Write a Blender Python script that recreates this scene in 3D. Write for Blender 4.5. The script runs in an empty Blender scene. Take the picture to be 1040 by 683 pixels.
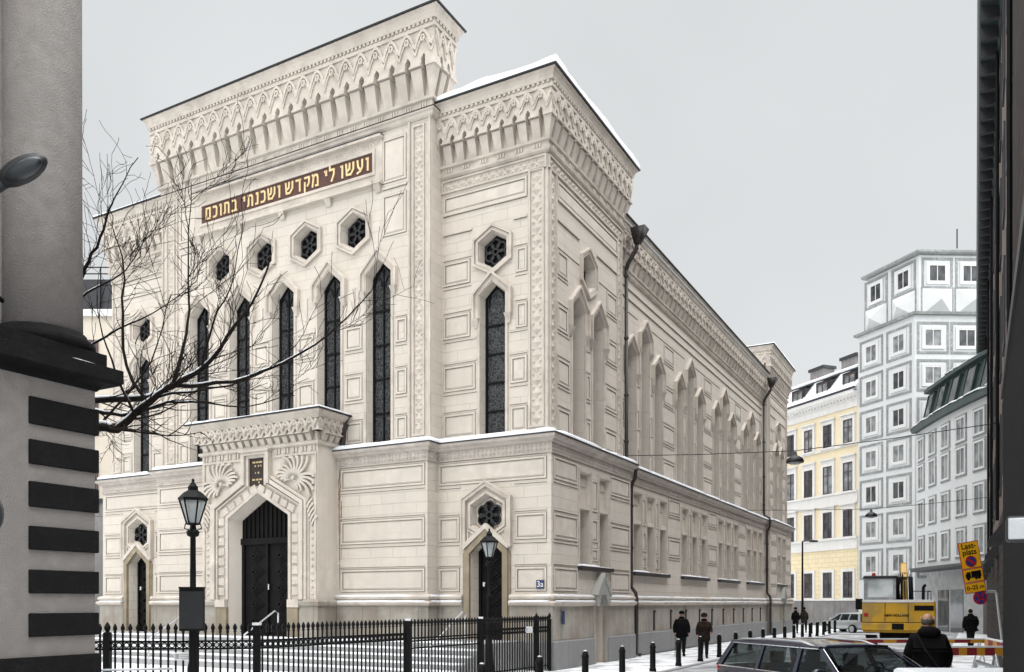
import bpy, bmesh, math, random
from mathutils import Vector, Matrix, noise
from mathutils.geometry import tessellate_polygon
PI = math.pi
rad = math.radians
sc = bpy.context.scene
col = sc.collection

# ------------------------------------------------------------------ helpers
class Fr:
    """a vertical face: a runs along it, z is up, d is outwards"""
    def __init__(s, o, A, N):
        s.o = Vector(o); s.A = Vector(A); s.N = Vector(N)
    def p(s, a, z, d=0.0):
        q = s.o + s.A * a + s.N * d
        return (q.x, q.y, q.z + z)
def front(y0): return Fr((0, y0, 0), (1, 0, 0), (0, -1, 0))
def side(x0): return Fr((x0, 0, 0), (0, 1, 0), (1, 0, 0))

class M:
    def __init__(s): s.v = []; s.f = []
    def add(s, vs, fs):
        b = len(s.v); s.v += [tuple(v) for v in vs]; s.f += [tuple(i + b for i in f) for f in fs]
    def quad(s, *vs): s.add(vs, [tuple(range(len(vs)))])
    def box(s, fr, a0, a1, z0, z1, d0, d1):
        if fr is None: fr = Fr((0, 0, 0), (1, 0, 0), (0, -1, 0)); d0, d1 = -d1, -d0
        P = [fr.p(a, z, d) for d in (d0, d1) for a, z in ((a0, z0), (a1, z0), (a1, z1), (a0, z1))]
        s.add(P, [(3, 2, 1, 0), (4, 5, 6, 7), (0, 1, 5, 4), (1, 2, 6, 5), (2, 3, 7, 6), (3, 0, 4, 7)])
    def bx(s, x0, x1, y0, y1, z0, z1):
        s.box(Fr((0, 0, 0), (1, 0, 0), (0, -1, 0)), x0, x1, z0, z1, -y1, -y0)
    def hexa(s, P):  # 8 points: bottom ring 4, top ring 4
        s.add(P, [(3, 2, 1, 0), (4, 5, 6, 7), (0, 1, 5, 4), (1, 2, 6, 5), (2, 3, 7, 6), (3, 0, 4, 7)])
    def prism(s, fr, poly, d0, d1, poly2=None):
        n = len(poly); poly2 = poly2 or poly
        P = [fr.p(a, z, d0) for a, z in poly] + [fr.p(a, z, d1) for a, z in poly2]
        F = [tuple(range(n, 2 * n)), tuple(range(n - 1, -1, -1))]
        F += [(i, (i + 1) % n, n + (i + 1) % n, n + i) for i in range(n)]
        s.add(P, F)
    def pyramid(s, fr, ca, cz, ha, hz, d0, d1, diamond=True):
        q = [(ca - ha, cz), (ca, cz - hz), (ca + ha, cz), (ca, cz + hz)] if diamond else [(ca - ha, cz - hz), (ca + ha, cz - hz), (ca + ha, cz + hz), (ca - ha, cz + hz)]
        s.add([fr.p(a, z, d0) for a, z in q] + [fr.p(ca, cz, d1)], [(0, 1, 4), (1, 2, 4), (2, 3, 4), (3, 0, 4)])
    def sweep(s, fr, pts, w, d0, d1, closed=False):
        n = len(pts); L = []; R = []
        for i in range(n):
            p = Vector(pts[i]); a = Vector(pts[(i - 1) % n]); b = Vector(pts[(i + 1) % n])
            t1 = (p - a).normalized() if (closed or i > 0) else None
            t2 = (b - p).normalized() if (closed or i < n - 1) else None
            t1 = t1 or t2; t2 = t2 or t1
            n1 = Vector((-t1.y, t1.x)); n2 = Vector((-t2.y, t2.x)); m = n1 + n2
            m = n1 if m.length < 1e-6 else m.normalized()
            k = w / 2 / max(.35, m.dot(n1))
            L.append(p + m * k); R.append(p - m * k)
        P = [fr.p(q.x, q.y, d1) for q in L] + [fr.p(q.x, q.y, d1) for q in R] + [fr.p(q.x, q.y, d0) for q in L] + [fr.p(q.x, q.y, d0) for q in R]
        F = []
        for i in range(n if closed else n - 1):
            j = (i + 1) % n
            F += [(n + i, n + j, j, i), (i, j, 2 * n + j, 2 * n + i), (3 * n + i, 3 * n + j, n + j, n + i)]
        if not closed:
            F += [(n, 0, 2 * n, 3 * n), (n - 1, 2 * n - 1, 4 * n - 1, 3 * n - 1)]
        s.add(P, F)
    def plan(s, path, prof, closed=False):
        """sweep a (d,z) profile round a plan path; outward is on the right of travel"""
        n = len(path); rows = []
        for i in range(n):
            p = Vector(path[i]); a = Vector(path[(i - 1) % n]); b = Vector(path[(i + 1) % n])
            t1 = (p - a).normalized() if (closed or i > 0) else None
            t2 = (b - p).normalized() if (closed or i < n - 1) else None
            t1 = t1 or t2; t2 = t2 or t1
            n1 = Vector((t1.y, -t1.x)); n2 = Vector((t2.y, -t2.x)); m = (n1 + n2).normalized()
            k = 1 / max(.3, m.dot(n1))
            rows.append([(p.x + m.x * d * k, p.y + m.y * d * k, z) for d, z in prof])
        k = len(prof)
        s_v = [v for r in rows for v in r]; F = []
        for i in range(n if closed else n - 1):
            j = (i + 1) % n
            for q in range(k - 1): F.append((i * k + q, j * k + q, j * k + q + 1, i * k + q + 1))
        if not closed:
            F += [tuple(range(k)), tuple(range((n - 1) * k + k - 1, (n - 1) * k - 1, -1))]
        s.add(s_v, F)
    def wall(s, fr, a0, a1, z0, z1, holes=()):
        """holes: list of (outline, inner outline, depth): a sheet with recessed openings"""
        loops = [[(a0, z0), (a1, z0), (a1, z1), (a0, z1)]] + [h[0] for h in holes]
        flat = [q for l in loops for q in l]
        tris = tessellate_polygon([[Vector((a, z, 0)) for a, z in l] for l in loops])
        P = [fr.p(a, z) for a, z in flat]; F = []
        for t in tris:
            a, b, c = [flat[i] for i in t]
            cr = (b[0] - a[0]) * (c[1] - a[1]) - (b[1] - a[1]) * (c[0] - a[0])
            if abs(cr) < 1e-9: continue
            F.append(tuple(t) if cr > 0 else tuple(reversed(t)))
        s.add(P, F)
        for o, inn, dep in holes:
            n = len(o)
            s.add([fr.p(a, z) for a, z in o] + [fr.p(a, z, -dep) for a, z in inn], [(i, n + i, n + (i + 1) % n, (i + 1) % n) for i in range(n)])
    def tube(s, pts, r, n=6, cap=True):
        pts = [Vector(p) for p in pts]; rs = r if isinstance(r, (list, tuple)) else [r] * len(pts)
        base = len(s.v); up = Vector((0, 0, 1)); u = None
        for i, p in enumerate(pts):
            t = (pts[min(i + 1, len(pts) - 1)] - pts[max(i - 1, 0)]).normalized()
            if u is None: u = t.cross(up) if abs(t.z) < .95 else t.cross(Vector((1, 0, 0)))
            u = (u - t * u.dot(t)).normalized(); w = t.cross(u)
            for k in range(n):
                q = p + (u * math.cos(2 * PI * k / n) + w * math.sin(2 * PI * k / n)) * rs[i]; s.v.append(tuple(q))
        for i in range(len(pts) - 1):
            for k in range(n):
                a = base + i * n + k; b = base + i * n + (k + 1) % n
                s.f.append((a, b, b + n, a + n))
        if cap:
            s.f.append(tuple(base + k for k in range(n - 1, -1, -1))); e = base + (len(pts) - 1) * n
            s.f.append(tuple(e + k for k in range(n)))
    def lathe(s, prof, o=(0, 0, 0), n=16, axis='z'):
        base = len(s.v)
        for r, h in prof:
            for k in range(n):
                c, q = math.cos(2 * PI * k / n) * r, math.sin(2 * PI * k / n) * r
                if axis == 'z': v = (o[0] + c, o[1] + q, o[2] + h)
                elif axis == 'y': v = (o[0] + q, o[1] + h, o[2] + c)
                else: v = (o[0] + h, o[1] + c, o[2] + q)
                s.v.append(v)
        m = len(prof)
        for i in range(m - 1):
            for k in range(n):
                a = base + i * n + k; b = base + i * n + (k + 1) % n
                s.f.append((a, b, b + n, a + n))
        s.f.append(tuple(base + k for k in range(n - 1, -1, -1)))
        s.f.append(tuple(base + (m - 1) * n + k for k in range(n)))
    def blob(s, c, r, nu=10, nv=7):
        base = len(s.v); rx, ry, rz = r if isinstance(r, tuple) else (r, r, r)
        for j in range(nv + 1):
            t = PI * j / nv
            for i in range(nu):
                ph = 2 * PI * i / nu
                s.v.append((c[0] + rx * math.sin(t) * math.cos(ph), c[1] + ry * math.sin(t) * math.sin(ph), c[2] - rz * math.cos(t)))
        for j in range(nv):
            for i in range(nu):
                a = base + j * nu + i; b = base + j * nu + (i + 1) % nu
                s.f.append((a, b, b + nu, a + nu))
    def build(s, name, mat, parent=None, smooth=False, bevel=0, sub=0):
        me = bpy.data.meshes.new(name); me.from_pydata(s.v, [], s.f); me.validate()
        bm = bmesh.new(); bm.from_mesh(me)
        bmesh.ops.dissolve_degenerate(bm, dist=1e-6, edges=bm.edges)
        bm.to_mesh(me); bm.free()
        me.materials.append(mat)
        if smooth: me.polygons.foreach_set('use_smooth', [True] * len(me.polygons))
        o = bpy.data.objects.new(name, me); col.objects.link(o)
        if parent: o.parent = parent
        if bevel:
            b = o.modifiers.new('b', 'BEVEL'); b.width = bevel; b.segments = 2; b.limit_method = 'ANGLE'; b.angle_limit = rad(40)
        if sub:
            b = o.modifiers.new('s', 'SUBSURF'); b.levels = b.render_levels = sub
        return o

def tag(o, label=None, cat=None, group=None, kind=None):
    if label: o['label'] = label
    if cat: o['category'] = cat
    if group: o['group'] = group
    if kind: o['kind'] = kind
    return o
def empty(name, loc=(0, 0, 0), rz=0.0, label=None, cat=None, group=None):
    o = bpy.data.objects.new(name, None); col.objects.link(o); o.location = loc; o.rotation_euler = (0, 0, rz)
    return tag(o, label, cat, group)
def dup(root, loc, rz=None, label=None):
    r = root.copy(); col.objects.link(r); r.location = loc
    if rz is not None: r.rotation_euler = (0, 0, rz)
    if label: r['label'] = label
    for ch in list(root.children):
        c = ch.copy(); col.objects.link(c); c.parent = r
        for g in ch.children:
            d = g.copy(); col.objects.link(d); d.parent = c
    return r
def text(name, body, size, mat, parent, mtx, extrude=.004, align='CENTER', sx=1.0, offset=0.0, spacing=1.0):
    c = bpy.data.curves.new(name, 'FONT'); c.body = body; c.size = size; c.extrude = extrude; c.align_x = align; c.align_y = 'CENTER'; c.offset = offset; c.space_character = spacing; c.space_line = .8
    o = bpy.data.objects.new(name, c); col.objects.link(o); bpy.context.view_layer.update()
    me = bpy.data.meshes.new_from_object(o.evaluated_get(bpy.context.evaluated_depsgraph_get()))
    bpy.data.objects.remove(o); bpy.data.curves.remove(c)
    me.transform(Matrix.Diagonal((sx, 1, 1, 1))); me.transform(mtx)
    me.materials.clear(); me.materials.append(mat)
    o = bpy.data.objects.new(name, me); col.objects.link(o); o.parent = parent
    return o
def fmtx(fr, a, z, d):
    A = fr.A; N = fr.N; p = fr.p(a, z, d)
    return Matrix(((A.x, 0, N.x, p[0]), (A.y, 0, N.y, p[1]), (A.z, 1, N.z, p[2]), (0, 0, 0, 1)))

# ------------------------------------------------------------------ materials
def mat(name, base, rough=.7, var=.12, scale=3.0, bump=0.0, bscale=40.0, metal=0.0, streak=0.0, brick=None, dirt=None, spec=.5, coat=0.0, joint=.78):
    """brick = (width, height): joints; dirt = (colour, amount, scale); streak: vertical weathering"""
    m = bpy.data.materials.new(name); m.use_nodes = True; nt = m.node_tree; N = nt.nodes; L = nt.links
    b = N['Principled BSDF']; b.inputs['Roughness'].default_value = rough; b.inputs['Metallic'].default_value = metal
    if max(base) < .04 and rough > .5: spec = min(spec, .12)
    b.inputs['Specular IOR Level'].default_value = spec; b.inputs['Coat Weight'].default_value = coat; b.inputs['Coat Roughness'].default_value = .05
    tc = N.new('ShaderNodeTexCoord'); src = tc.outputs['Object']
    def mixc(a, bcol, fac, mode='MIX'):
        x = N.new('ShaderNodeMix'); x.data_type = 'RGBA'; x.blend_type = mode
        if isinstance(fac, float): x.inputs[0].default_value = fac
        else: L.new(fac, x.inputs[0])
        for k, c in ((6, a), (7, bcol)):
            if isinstance(c, tuple): x.inputs[k].default_value = (*c, 1)
            else: L.new(c, x.inputs[k])
        return x.outputs[2]
    def noi(sca, det=4, sxyz=None, lo=.35, hi=.65):
        v = src
        if sxyz:
            mp = N.new('ShaderNodeMapping'); mp.inputs['Scale'].default_value = sxyz; L.new(src, mp.inputs['Vector']); v = mp.outputs[0]
        n = N.new('ShaderNodeTexNoise'); n.inputs['Scale'].default_value = sca; n.inputs['Detail'].default_value = det; L.new(v, n.inputs['Vector'])
        r = N.new('ShaderNodeMapRange'); r.inputs[1].default_value = lo; r.inputs[2].default_value = hi; L.new(n.outputs[0], r.inputs[0])
        return r.outputs[0]
    c = base
    if var:
        dk = tuple(x * (1 - var) for x in base); lt = tuple(min(1, x * (1 + var * .7)) for x in base)
        c = mixc(dk, lt, noi(scale))
        c = mixc(c, tuple(x * (1 - var * .8) for x in base), noi(scale * .17, 3))
    h = None
    if brick:
        sp = N.new('ShaderNodeSeparateXYZ'); L.new(src, sp.inputs[0])
        ad = N.new('ShaderNodeMath'); L.new(sp.outputs[0], ad.inputs[0]); L.new(sp.outputs[1], ad.inputs[1])
        cb = N.new('ShaderNodeCombineXYZ'); L.new(ad.outputs[0], cb.inputs[0]); L.new(sp.outputs[2], cb.inputs[1])
        br = N.new('ShaderNodeTexBrick'); br.inputs['Scale'].default_value = 1; br.inputs['Brick Width'].default_value = brick[0]; br.inputs['Row Height'].default_value = brick[1]
        br.inputs['Mortar Size'].default_value = brick[2] if len(brick) > 2 else .008; br.inputs['Mortar Smooth'].default_value = .3; L.new(cb.outputs[0], br.inputs['Vector'])
        br.inputs['Color1'].default_value = (1, 1, 1, 1); br.inputs['Color2'].default_value = (.95, .95, .95, 1); br.inputs['Mortar'].default_value = (joint, joint, joint, 1)
        br.inputs['Bias'].default_value = -.3
        c = mixc(c, br.outputs['Color'], 1.0, 'MULTIPLY'); h = br.outputs['Fac']
    if streak:
        s1 = noi(1.0, 5, (2.2, 2.2, .16), .5, .78)
        mm = N.new('ShaderNodeMath'); mm.operation = 'MULTIPLY'; mm.inputs[1].default_value = streak; L.new(s1, mm.inputs[0])
        c = mixc(c, tuple(x * .52 for x in base), mm.outputs[0])
    if dirt:
        mm = N.new('ShaderNodeMath'); mm.operation = 'MULTIPLY'; mm.inputs[1].default_value = dirt[1]; L.new(noi(dirt[2], 6, None, .48, .62), mm.inputs[0])
        c = mixc(c, dirt[0], mm.outputs[0])
    if isinstance(c, tuple): b.inputs['Base Color'].default_value = (*c, 1)
    else: L.new(c, b.inputs['Base Color'])
    if bump or h:
        n = N.new('ShaderNodeTexNoise'); n.inputs['Scale'].default_value = bscale; n.inputs['Detail'].default_value = 5; L.new(src, n.inputs['Vector'])
        bp = N.new('ShaderNodeBump'); bp.inputs['Strength'].default_value = bump or .1; bp.inputs['Distance'].default_value = .02; L.new(n.outputs[0], bp.inputs['Height'])
        last = bp
        if h:
            b2 = N.new('ShaderNodeBump'); b2.invert = True; b2.inputs['Strength'].default_value = .9; b2.inputs['Distance'].default_value = .012; L.new(h, b2.inputs['Height']); L.new(bp.outputs[0], b2.inputs['Normal']); last = b2
        L.new(last.outputs[0], b.inputs['Normal'])
    return m
def glassmat(name, tint, rough=.06, alpha=0.0, var=0.0):
    m = bpy.data.materials.new(name); m.use_nodes = True; nt = m.node_tree; N = nt.nodes; L = nt.links
    b = N['Principled BSDF']; b.inputs['Base Color'].default_value = (*tint, 1); b.inputs['Roughness'].default_value = rough; b.inputs['IOR'].default_value = 1.5
    if var:
        tc = N.new('ShaderNodeTexCoord'); n = N.new('ShaderNodeTexNoise'); n.inputs['Scale'].default_value = 1.3; L.new(tc.outputs['Object'], n.inputs['Vector'])
        r = N.new('ShaderNodeValToRGB'); r.color_ramp.elements[0].position = .4; r.color_ramp.elements[1].position = .62
        r.color_ramp.elements[0].color = (*tint, 1); r.color_ramp.elements[1].color = (*[min(1, x + var) for x in tint], 1)
        L.new(n.outputs[0], r.inputs[0]); L.new(r.outputs[0], b.inputs['Base Color'])
    if alpha:
        t = N.new('ShaderNodeBsdfTransparent'); mx = N.new('ShaderNodeMixShader'); mx.inputs[0].default_value = alpha
        t.inputs[0].default_value = (.75, .8, .8, 1)
        L.new(b.outputs[0], mx.inputs[1]); L.new(t.outputs[0], mx.inputs[2]); L.new(mx.outputs[0], N['Material Output'].inputs[0])
    return m
def leadglass():
    m = bpy.data.materials.new('leaded_glass'); m.use_nodes = True; nt = m.node_tree; N = nt.nodes; L = nt.links
    b = N['Principled BSDF']; tc = N.new('ShaderNodeTexCoord')
    mp = N.new('ShaderNodeMapping'); mp.inputs['Scale'].default_value = (6.0, 6.0, 4.0); L.new(tc.outputs['Object'], mp.inputs['Vector'])
    w = N.new('ShaderNodeTexWave'); w.wave_type = 'RINGS'; w.rings_direction = 'SPHERICAL'; w.inputs['Scale'].default_value = .9; w.inputs['Distortion'].default_value = 6; w.inputs['Detail'].default_value = 2
    v = N.new('ShaderNodeTexVoronoi'); v.feature = 'DISTANCE_TO_EDGE'; v.inputs['Scale'].default_value = 1.6; L.new(mp.outputs[0], v.inputs['Vector'])
    v2 = N.new('ShaderNodeTexVoronoi'); v2.feature = 'SMOOTH_F1'; v2.inputs['Scale'].default_value = 2.6; L.new(mp.outputs[0], v2.inputs['Vector'])
    r = N.new('ShaderNodeValToRGB'); e = r.color_ramp.elements; e[0].position = .03; e[0].color = (.055, .057, .058, 1); e[1].position = .09; e[1].color = (.006, .0075, .009, 1)
    L.new(v.outputs[0], r.inputs[0])
    r2 = N.new('ShaderNodeValToRGB'); r2.color_ramp.interpolation = 'EASE'; e = r2.color_ramp.elements; e[0].position = .25; e[0].color = (0, 0, 0, 1); e[1].position = .42; e[1].color = (.028, .030, .031, 1)
    x = r2.color_ramp.elements.new(.58); x.color = (0, 0, 0, 1)
    L.new(v2.outputs[0], r2.inputs[0])
    a = N.new('ShaderNodeMix'); a.data_type = 'RGBA'; a.blend_type = 'ADD'; a.inputs[0].default_value = 1; L.new(r.outputs[0], a.inputs[6]); L.new(r2.outputs[0], a.inputs[7])
    L.new(a.outputs[2], b.inputs['Base Color']); b.inputs['Roughness'].default_value = .5; b.inputs['Specular IOR Level'].default_value = .25
    bp = N.new('ShaderNodeBump'); bp.inputs['Strength'].default_value = .6; bp.inputs['Distance'].default_value = .02; L.new(v.outputs[0], bp.inputs['Height']); L.new(bp.outputs[0], b.inputs['Normal'])
    return m
PL = (.575, .522, .455)
X = dict(
    ashlar=mat('cream_ashlar_plaster', PL, .85, .05, 2.2, .2, 30, streak=.16, brick=(.95, .36, .008), joint=.91),
    plain=mat('cream_plaster', PL, .85, .10, 2.6, .25, 35, streak=.20),
    trim=mat('cream_trim', (.555, .50, .435), .85, .14, 3.0, .25, 40, streak=.22, dirt=((.30, .26, .22), .35, 1.6)),
    frieze=mat('weathered_frieze', (.52, .47, .42), .9, .18, 4.0, .5, 60, streak=.3),
    granite=mat('streaked_granite', (.36, .335, .29), .8, .14, 5, .2, 60, streak=.85, brick=(1.15, 5.0, .012), joint=.55, dirt=((.22, .17, .13), .5, .9)),
    greybase=mat('grey_granite', (.25, .25, .25), .8, .12, 30, .2, 80, streak=.3, brick=(2.2, 3.0, .012), joint=.5),
    ochre=mat('ochre_sandstone', (.30, .25, .175), .85, .25, 3, .3, 40, streak=.7),
    snow=mat('snow', (.68, .70, .72), .6, .05, 2.0, .5, 14, spec=.3),
    slush=mat('trodden_snow', (.66, .68, .70), .7, .16, 2.5, .7, 9, dirt=((.30, .30, .31), .55, .7)),
    pave=mat('snowy_pavement', (.83, .845, .86), .65, .08, 1.8, .6, 10, dirt=((.30, .30, .31), .75, 1.3)),
    asphalt=mat('snowy_asphalt', (.52, .53, .55), .6, .3, 1.3, .5, 12, dirt=((.10, .10, .105), .75, .45)),
    kerb=mat('granite_kerb', (.33, .33, .33), .8, .15, 12, .2, 60),
    lead=leadglass(),
    joint=mat('painted_shade_line', (.27, .235, .20), .95, .3, 2.0, .2, 30),  # dark tone standing in for shadow lines along the plaster relief
    black=mat('black_iron', (.006, .006, .0065), .55, .25, 8, .1, 60, spec=.25),
    door=mat('dark_bronze_door', (.007, .0062, .006), .6, .3, 6, .2, 40, spec=.3),
    flash=mat('black_sheet_metal', (.02, .021, .023), .5, .2, 5, 0, metal=.3),
    pipe=mat('dark_brown_downpipe', (.028, .022, .02), .5, .2, 5, .1),
    brown=mat('brown_inscription_board', (.075, .026, .018), .6, .3, 6, .2, 30),
    gold=mat('gilded_letters', (.74, .57, .30), .45, .12, 20, 0, metal=.3),
    plaque=mat('dark_bronze_plaque', (.03, .018, .014), .4, .3, 8, .1, metal=.2),
    lamp_glass=glassmat('lantern_glass', (.62, .65, .66), .25, .55),
    white=mat('white_paint', (.78, .78, .77), .5, .05, 5, 0),
    blue=mat('blue_enamel', (.02, .035, .11), .35, .1, 5, 0),
    glass=glassmat('dark_window_glass', (.02, .024, .028), .05, 0, .05),
    curt=glassmat('curtained_window_glass', (.12, .13, .135), .1, 0, .16),
    yellowwall=mat('yellow_render', (.76, .66, .46), .85, .06, 1.5, .2, 30, streak=.1),
    yellowblock=mat('yellow_rusticated_render', (.76, .65, .43), .85, .07, 1.5, .2, 30, brick=(.95, .42, .02), joint=.72),
    offwhite=mat('white_stone_trim', (.70, .69, .67), .8, .07, 2, .15, 30, streak=.15),
    whitewall=mat('white_render', (.63, .645, .65), .8, .05, 1.5, .1, 30, streak=.1),
    greystripe=mat('grey_marble_border', (.30, .315, .31), .7, .35, 5, .1, 30),
    marble=mat('grey_marble', (.42, .43, .43), .5, .3, 1.6, .1, 20, brick=(1.6, 1.4, .008)),
    brownframe=mat('brown_window_frame', (.075, .045, .04), .5, .2, 5, 0),
    darkroof=mat('black_sheet_roof', (.025, .026, .03), .45, .2, 3, 0),
    greenmetal=mat('dark_green_metal', (.028, .05, .047), .5, .2, 3, 0),
    greywall=mat('grey_planked_stone', (.22, .21, .205), .8, .2, 2, .2, 40, streak=.6, brick=(.9, 6, .02), joint=.5),
    render=mat('grey_roughcast', (.20, .185, .172), .95, .14, 7, .9, 60),
    blackstone=mat('black_rough_stone', (.010, .010, .0105), .85, .4, 30, .9, 90, spec=.12),
    darkstone=mat('dark_stone_blocks', (.045, .036, .032), .85, .4, 6, .6, 50, spec=.2, brick=(1.1, .36, .022), joint=.2),
    pinkwall=mat('dull_brick_wall', (.17, .125, .11), .9, .2, 5, .4, 30, streak=.3),
    hoodstone=mat('pale_hood_stone', (.36, .36, .33), .85, .2, 4, .3, 40, streak=.5),
    rust=mat('rust_runoff', (.26, .17, .10), .9, .4, 3, .1),
    boxface=mat('dull_white_face', (.42, .44, .45), .5, .25, 14, .1),
    concrete=mat('concrete', (.42, .42, .41), .9, .15, 6, .3, 40),
    galv=mat('galvanised_steel', (.50, .52, .54), .42, .15, 8, 0, metal=.5),
    bark=mat('wet_black_bark', (.018, .014, .012), .85, .4, 14, .6, 40),
    navy=mat('dark_blue_car_paint', (.008, .011, .028), .22, 0, 3, 0, metal=0, coat=.35),
    silver=mat('silver_car_paint', (.48, .50, .51), .3, .03, 3, 0, metal=.35, coat=.8),
    chrome=mat('chrome_trim', (.75, .76, .77), .15, 0, 3, 0, metal=1.0),
    carglass=glassmat('car_glass', (.008, .011, .013), .03, .68),
    cabin=mat('dark_car_interior', (.018, .018, .02), .7, .2, 8, 0),
    tyre=mat('black_rubber', (.014, .014, .014), .8, .2, 10, 0),
    red=mat('red_lens', (.42, .012, .012), .25, .1, 5, 0),
    exyellow=mat('yellow_machine_paint', (.60, .335, .015), .45, .12, 2, 0, streak=.35, dirt=((.26, .19, .08), .6, 1.6), coat=.15),
    signyellow=mat('yellow_sign_face', (.80, .42, .012), .4, .05, 3, 0),
    signred=mat('red_sign_paint', (.40, .015, .02), .4, .1, 3, 0),
    signblue=mat('blue_sign_paint', (.015, .04, .22), .4, .1, 3, 0),
    stripered=mat('dull_red_stripe', (.22, .018, .025), .5, .2, 4, 0),
    stripeyel=mat('orange_yellow_stripe', (.50, .24, .02), .5, .12, 4, 0),
    skin=mat('skin', (.42, .24, .17), .6, .1, 12, 0),
    coat=mat('black_wool', (.006, .006, .007), .95, .3, 25, .3, 90),
    coatbrown=mat('brown_fur_coat', (.030, .020, .016), .95, .5, 30, .9, 60),
    coatolive=mat('dark_olive_coat', (.035, .03, .022), .95, .3, 20, .3, 60),
    trous=mat('dark_trousers', (.014, .014, .017), .9, .2, 20, .2, 60),
    hair=mat('grey_brown_hair', (.07, .06, .05), .7, .4, 40, .4, 90),
    hairdark=mat('dark_hair', (.012, .010, .009), .6, .3, 40, .3, 90),
    lens=glassmat('floodlight_glass', (.016, .02, .022), .3),
    beige=mat('beige_wall', (.56, .50, .42), .85, .08, 2, .2, 30, streak=.2),
)

# ------------------------------------------------------------------ synagogue (local frame: x along the front, y into the depth)
C = Vector((1.216, 26.2, 0.0)); TH = -math.atan2(.4790, .8778)
LX = Vector((.8778, -.4790, 0)); LY = Vector((.4790, .8778, 0))
def W(x, y, z=0.0): return C + LX * x + LY * y + Vector((0, 0, z))
syn = empty('synagogue', C, TH, 'large cream plastered synagogue with corbelled cornices and tall lancet windows', 'synagogue')
XL, XC0, XC1 = -21.4, -17.2, -4.2
XM = (XC0 + XC1) / 2
YE, YT, YN = 38.8, 6.85, 31.95
ZC = 7.3

def lancet(c, w, zb, zs, za): return [(c - w, zb), (c + w, zb), (c + w, zs), (c, za), (c - w, zs)]
def rect(c, w, z0, z1): return [(c - w, z0), (c + w, z0), (c + w, z1), (c - w, z1)]
def hexa(c, z, w, h): return [(c - w, z - h * .5), (c, z - h), (c + w, z - h * .5), (c + w, z + h * .5), (c, z + h), (c - w, z + h * .5)]
def shrink(poly, k, kz=None):
    ca = sum(p[0] for p in poly) / len(poly); cz = (min(p[1] for p in poly) + max(p[1] for p in poly)) / 2
    w = (max(p[0] for p in poly) - min(p[0] for p in poly)) / 2; h = (max(p[1] for p in poly) - min(p[1] for p in poly)) / 2
    kz = k if kz is None else kz
    return [(ca + (a - ca) * (1 - k / w), cz + (z - cz) * (1 - kz / h)) for a, z in poly]

SHADE_M = M()  # thin dark strips: shade of panels, strings and corbel caps put into colour
def relief_panel(m, fr, a0, a1, z0, z1):
    if a1 - a0 < .22: return
    SHADE_M.sweep(fr, [(a0 + .082, z0 + .082), (a1 - .082, z0 + .082), (a1 - .082, z1 - .082), (a0 + .082, z1 - .082)], .022, -.02, .017, True)
    SHADE_M.sweep(fr, [(a0 - .002, z0 - .002), (a1 + .002, z0 - .002), (a1 + .002, z1 + .002), (a0 - .002, z1 + .002)], .020, -.02, .006, True)
    m.sweep(fr, [(a0 + .04, z0 + .04), (a1 - .04, z0 + .04), (a1 - .04, z1 - .04), (a0 + .04, z1 - .04)], .06, -.03, .030, True)
    if a1 - a0 > .5: m.prism(fr, [(a0 + .13, z0 + .13), (a1 - .13, z0 + .13), (a1 - .13, z1 - .13), (a0 + .13, z1 - .13)], -.02, .014)
def free(a0, a1, blocks, z0, z1, gap=.14):
    """intervals of a0..a1 that no opening (c, half, zlo, zhi) covers between z0 and z1"""
    cuts = sorted((c - h - gap, c + h + gap) for c, h, lo, hi in blocks if hi > z0 and lo < z1)
    out = []; x = a0
    for p, q in cuts:
        if p > x + .2: out.append((x, p))
        x = max(x, q)
    if a1 > x + .2: out.append((x, a1))
    return out
UP_ROWS = [(7.55, 8.35), (9.1, 9.95), (10.85, 11.65), (12.62, 13.4)]
LO_ROWS = [(2.45, 3.22), (4.08, 4.9), (5.95, 6.66)]
def panels(fr, a0, a1, rows, blocks, strings=(), name='relief_panels', split=None):
    m = M()
    for z0, z1 in rows:
        for p, q in free(a0, a1, blocks, z0, z1):
            if split and q - p > split * 1.4:
                n = round((q - p) / split)
                for k in range(n): relief_panel(m, fr, p + (q - p) * k / n + .05, p + (q - p) * (k + 1) / n - .05, z0, z1)
            else: relief_panel(m, fr, p, q, z0, z1)
        for zz in (z0 - .09, z1 + .09):
            for p, q in free(a0, a1, blocks, zz - .02, zz + .02, .1): m.box(fr, p, q, zz - .016, zz + .016, -.03, .024); SHADE_M.box(fr, p, q, zz - .034, zz - .015, -.02, .007)
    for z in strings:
        for p, q in free(a0, a1, blocks, z - .03, z + .03, .1): m.box(fr, p, q, z - .03, z + .03, -.03, .05); SHADE_M.box(fr, p, q, z - .055, z - .029, -.02, .009)
    return m.build(name, X['plain'], syn)
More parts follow.
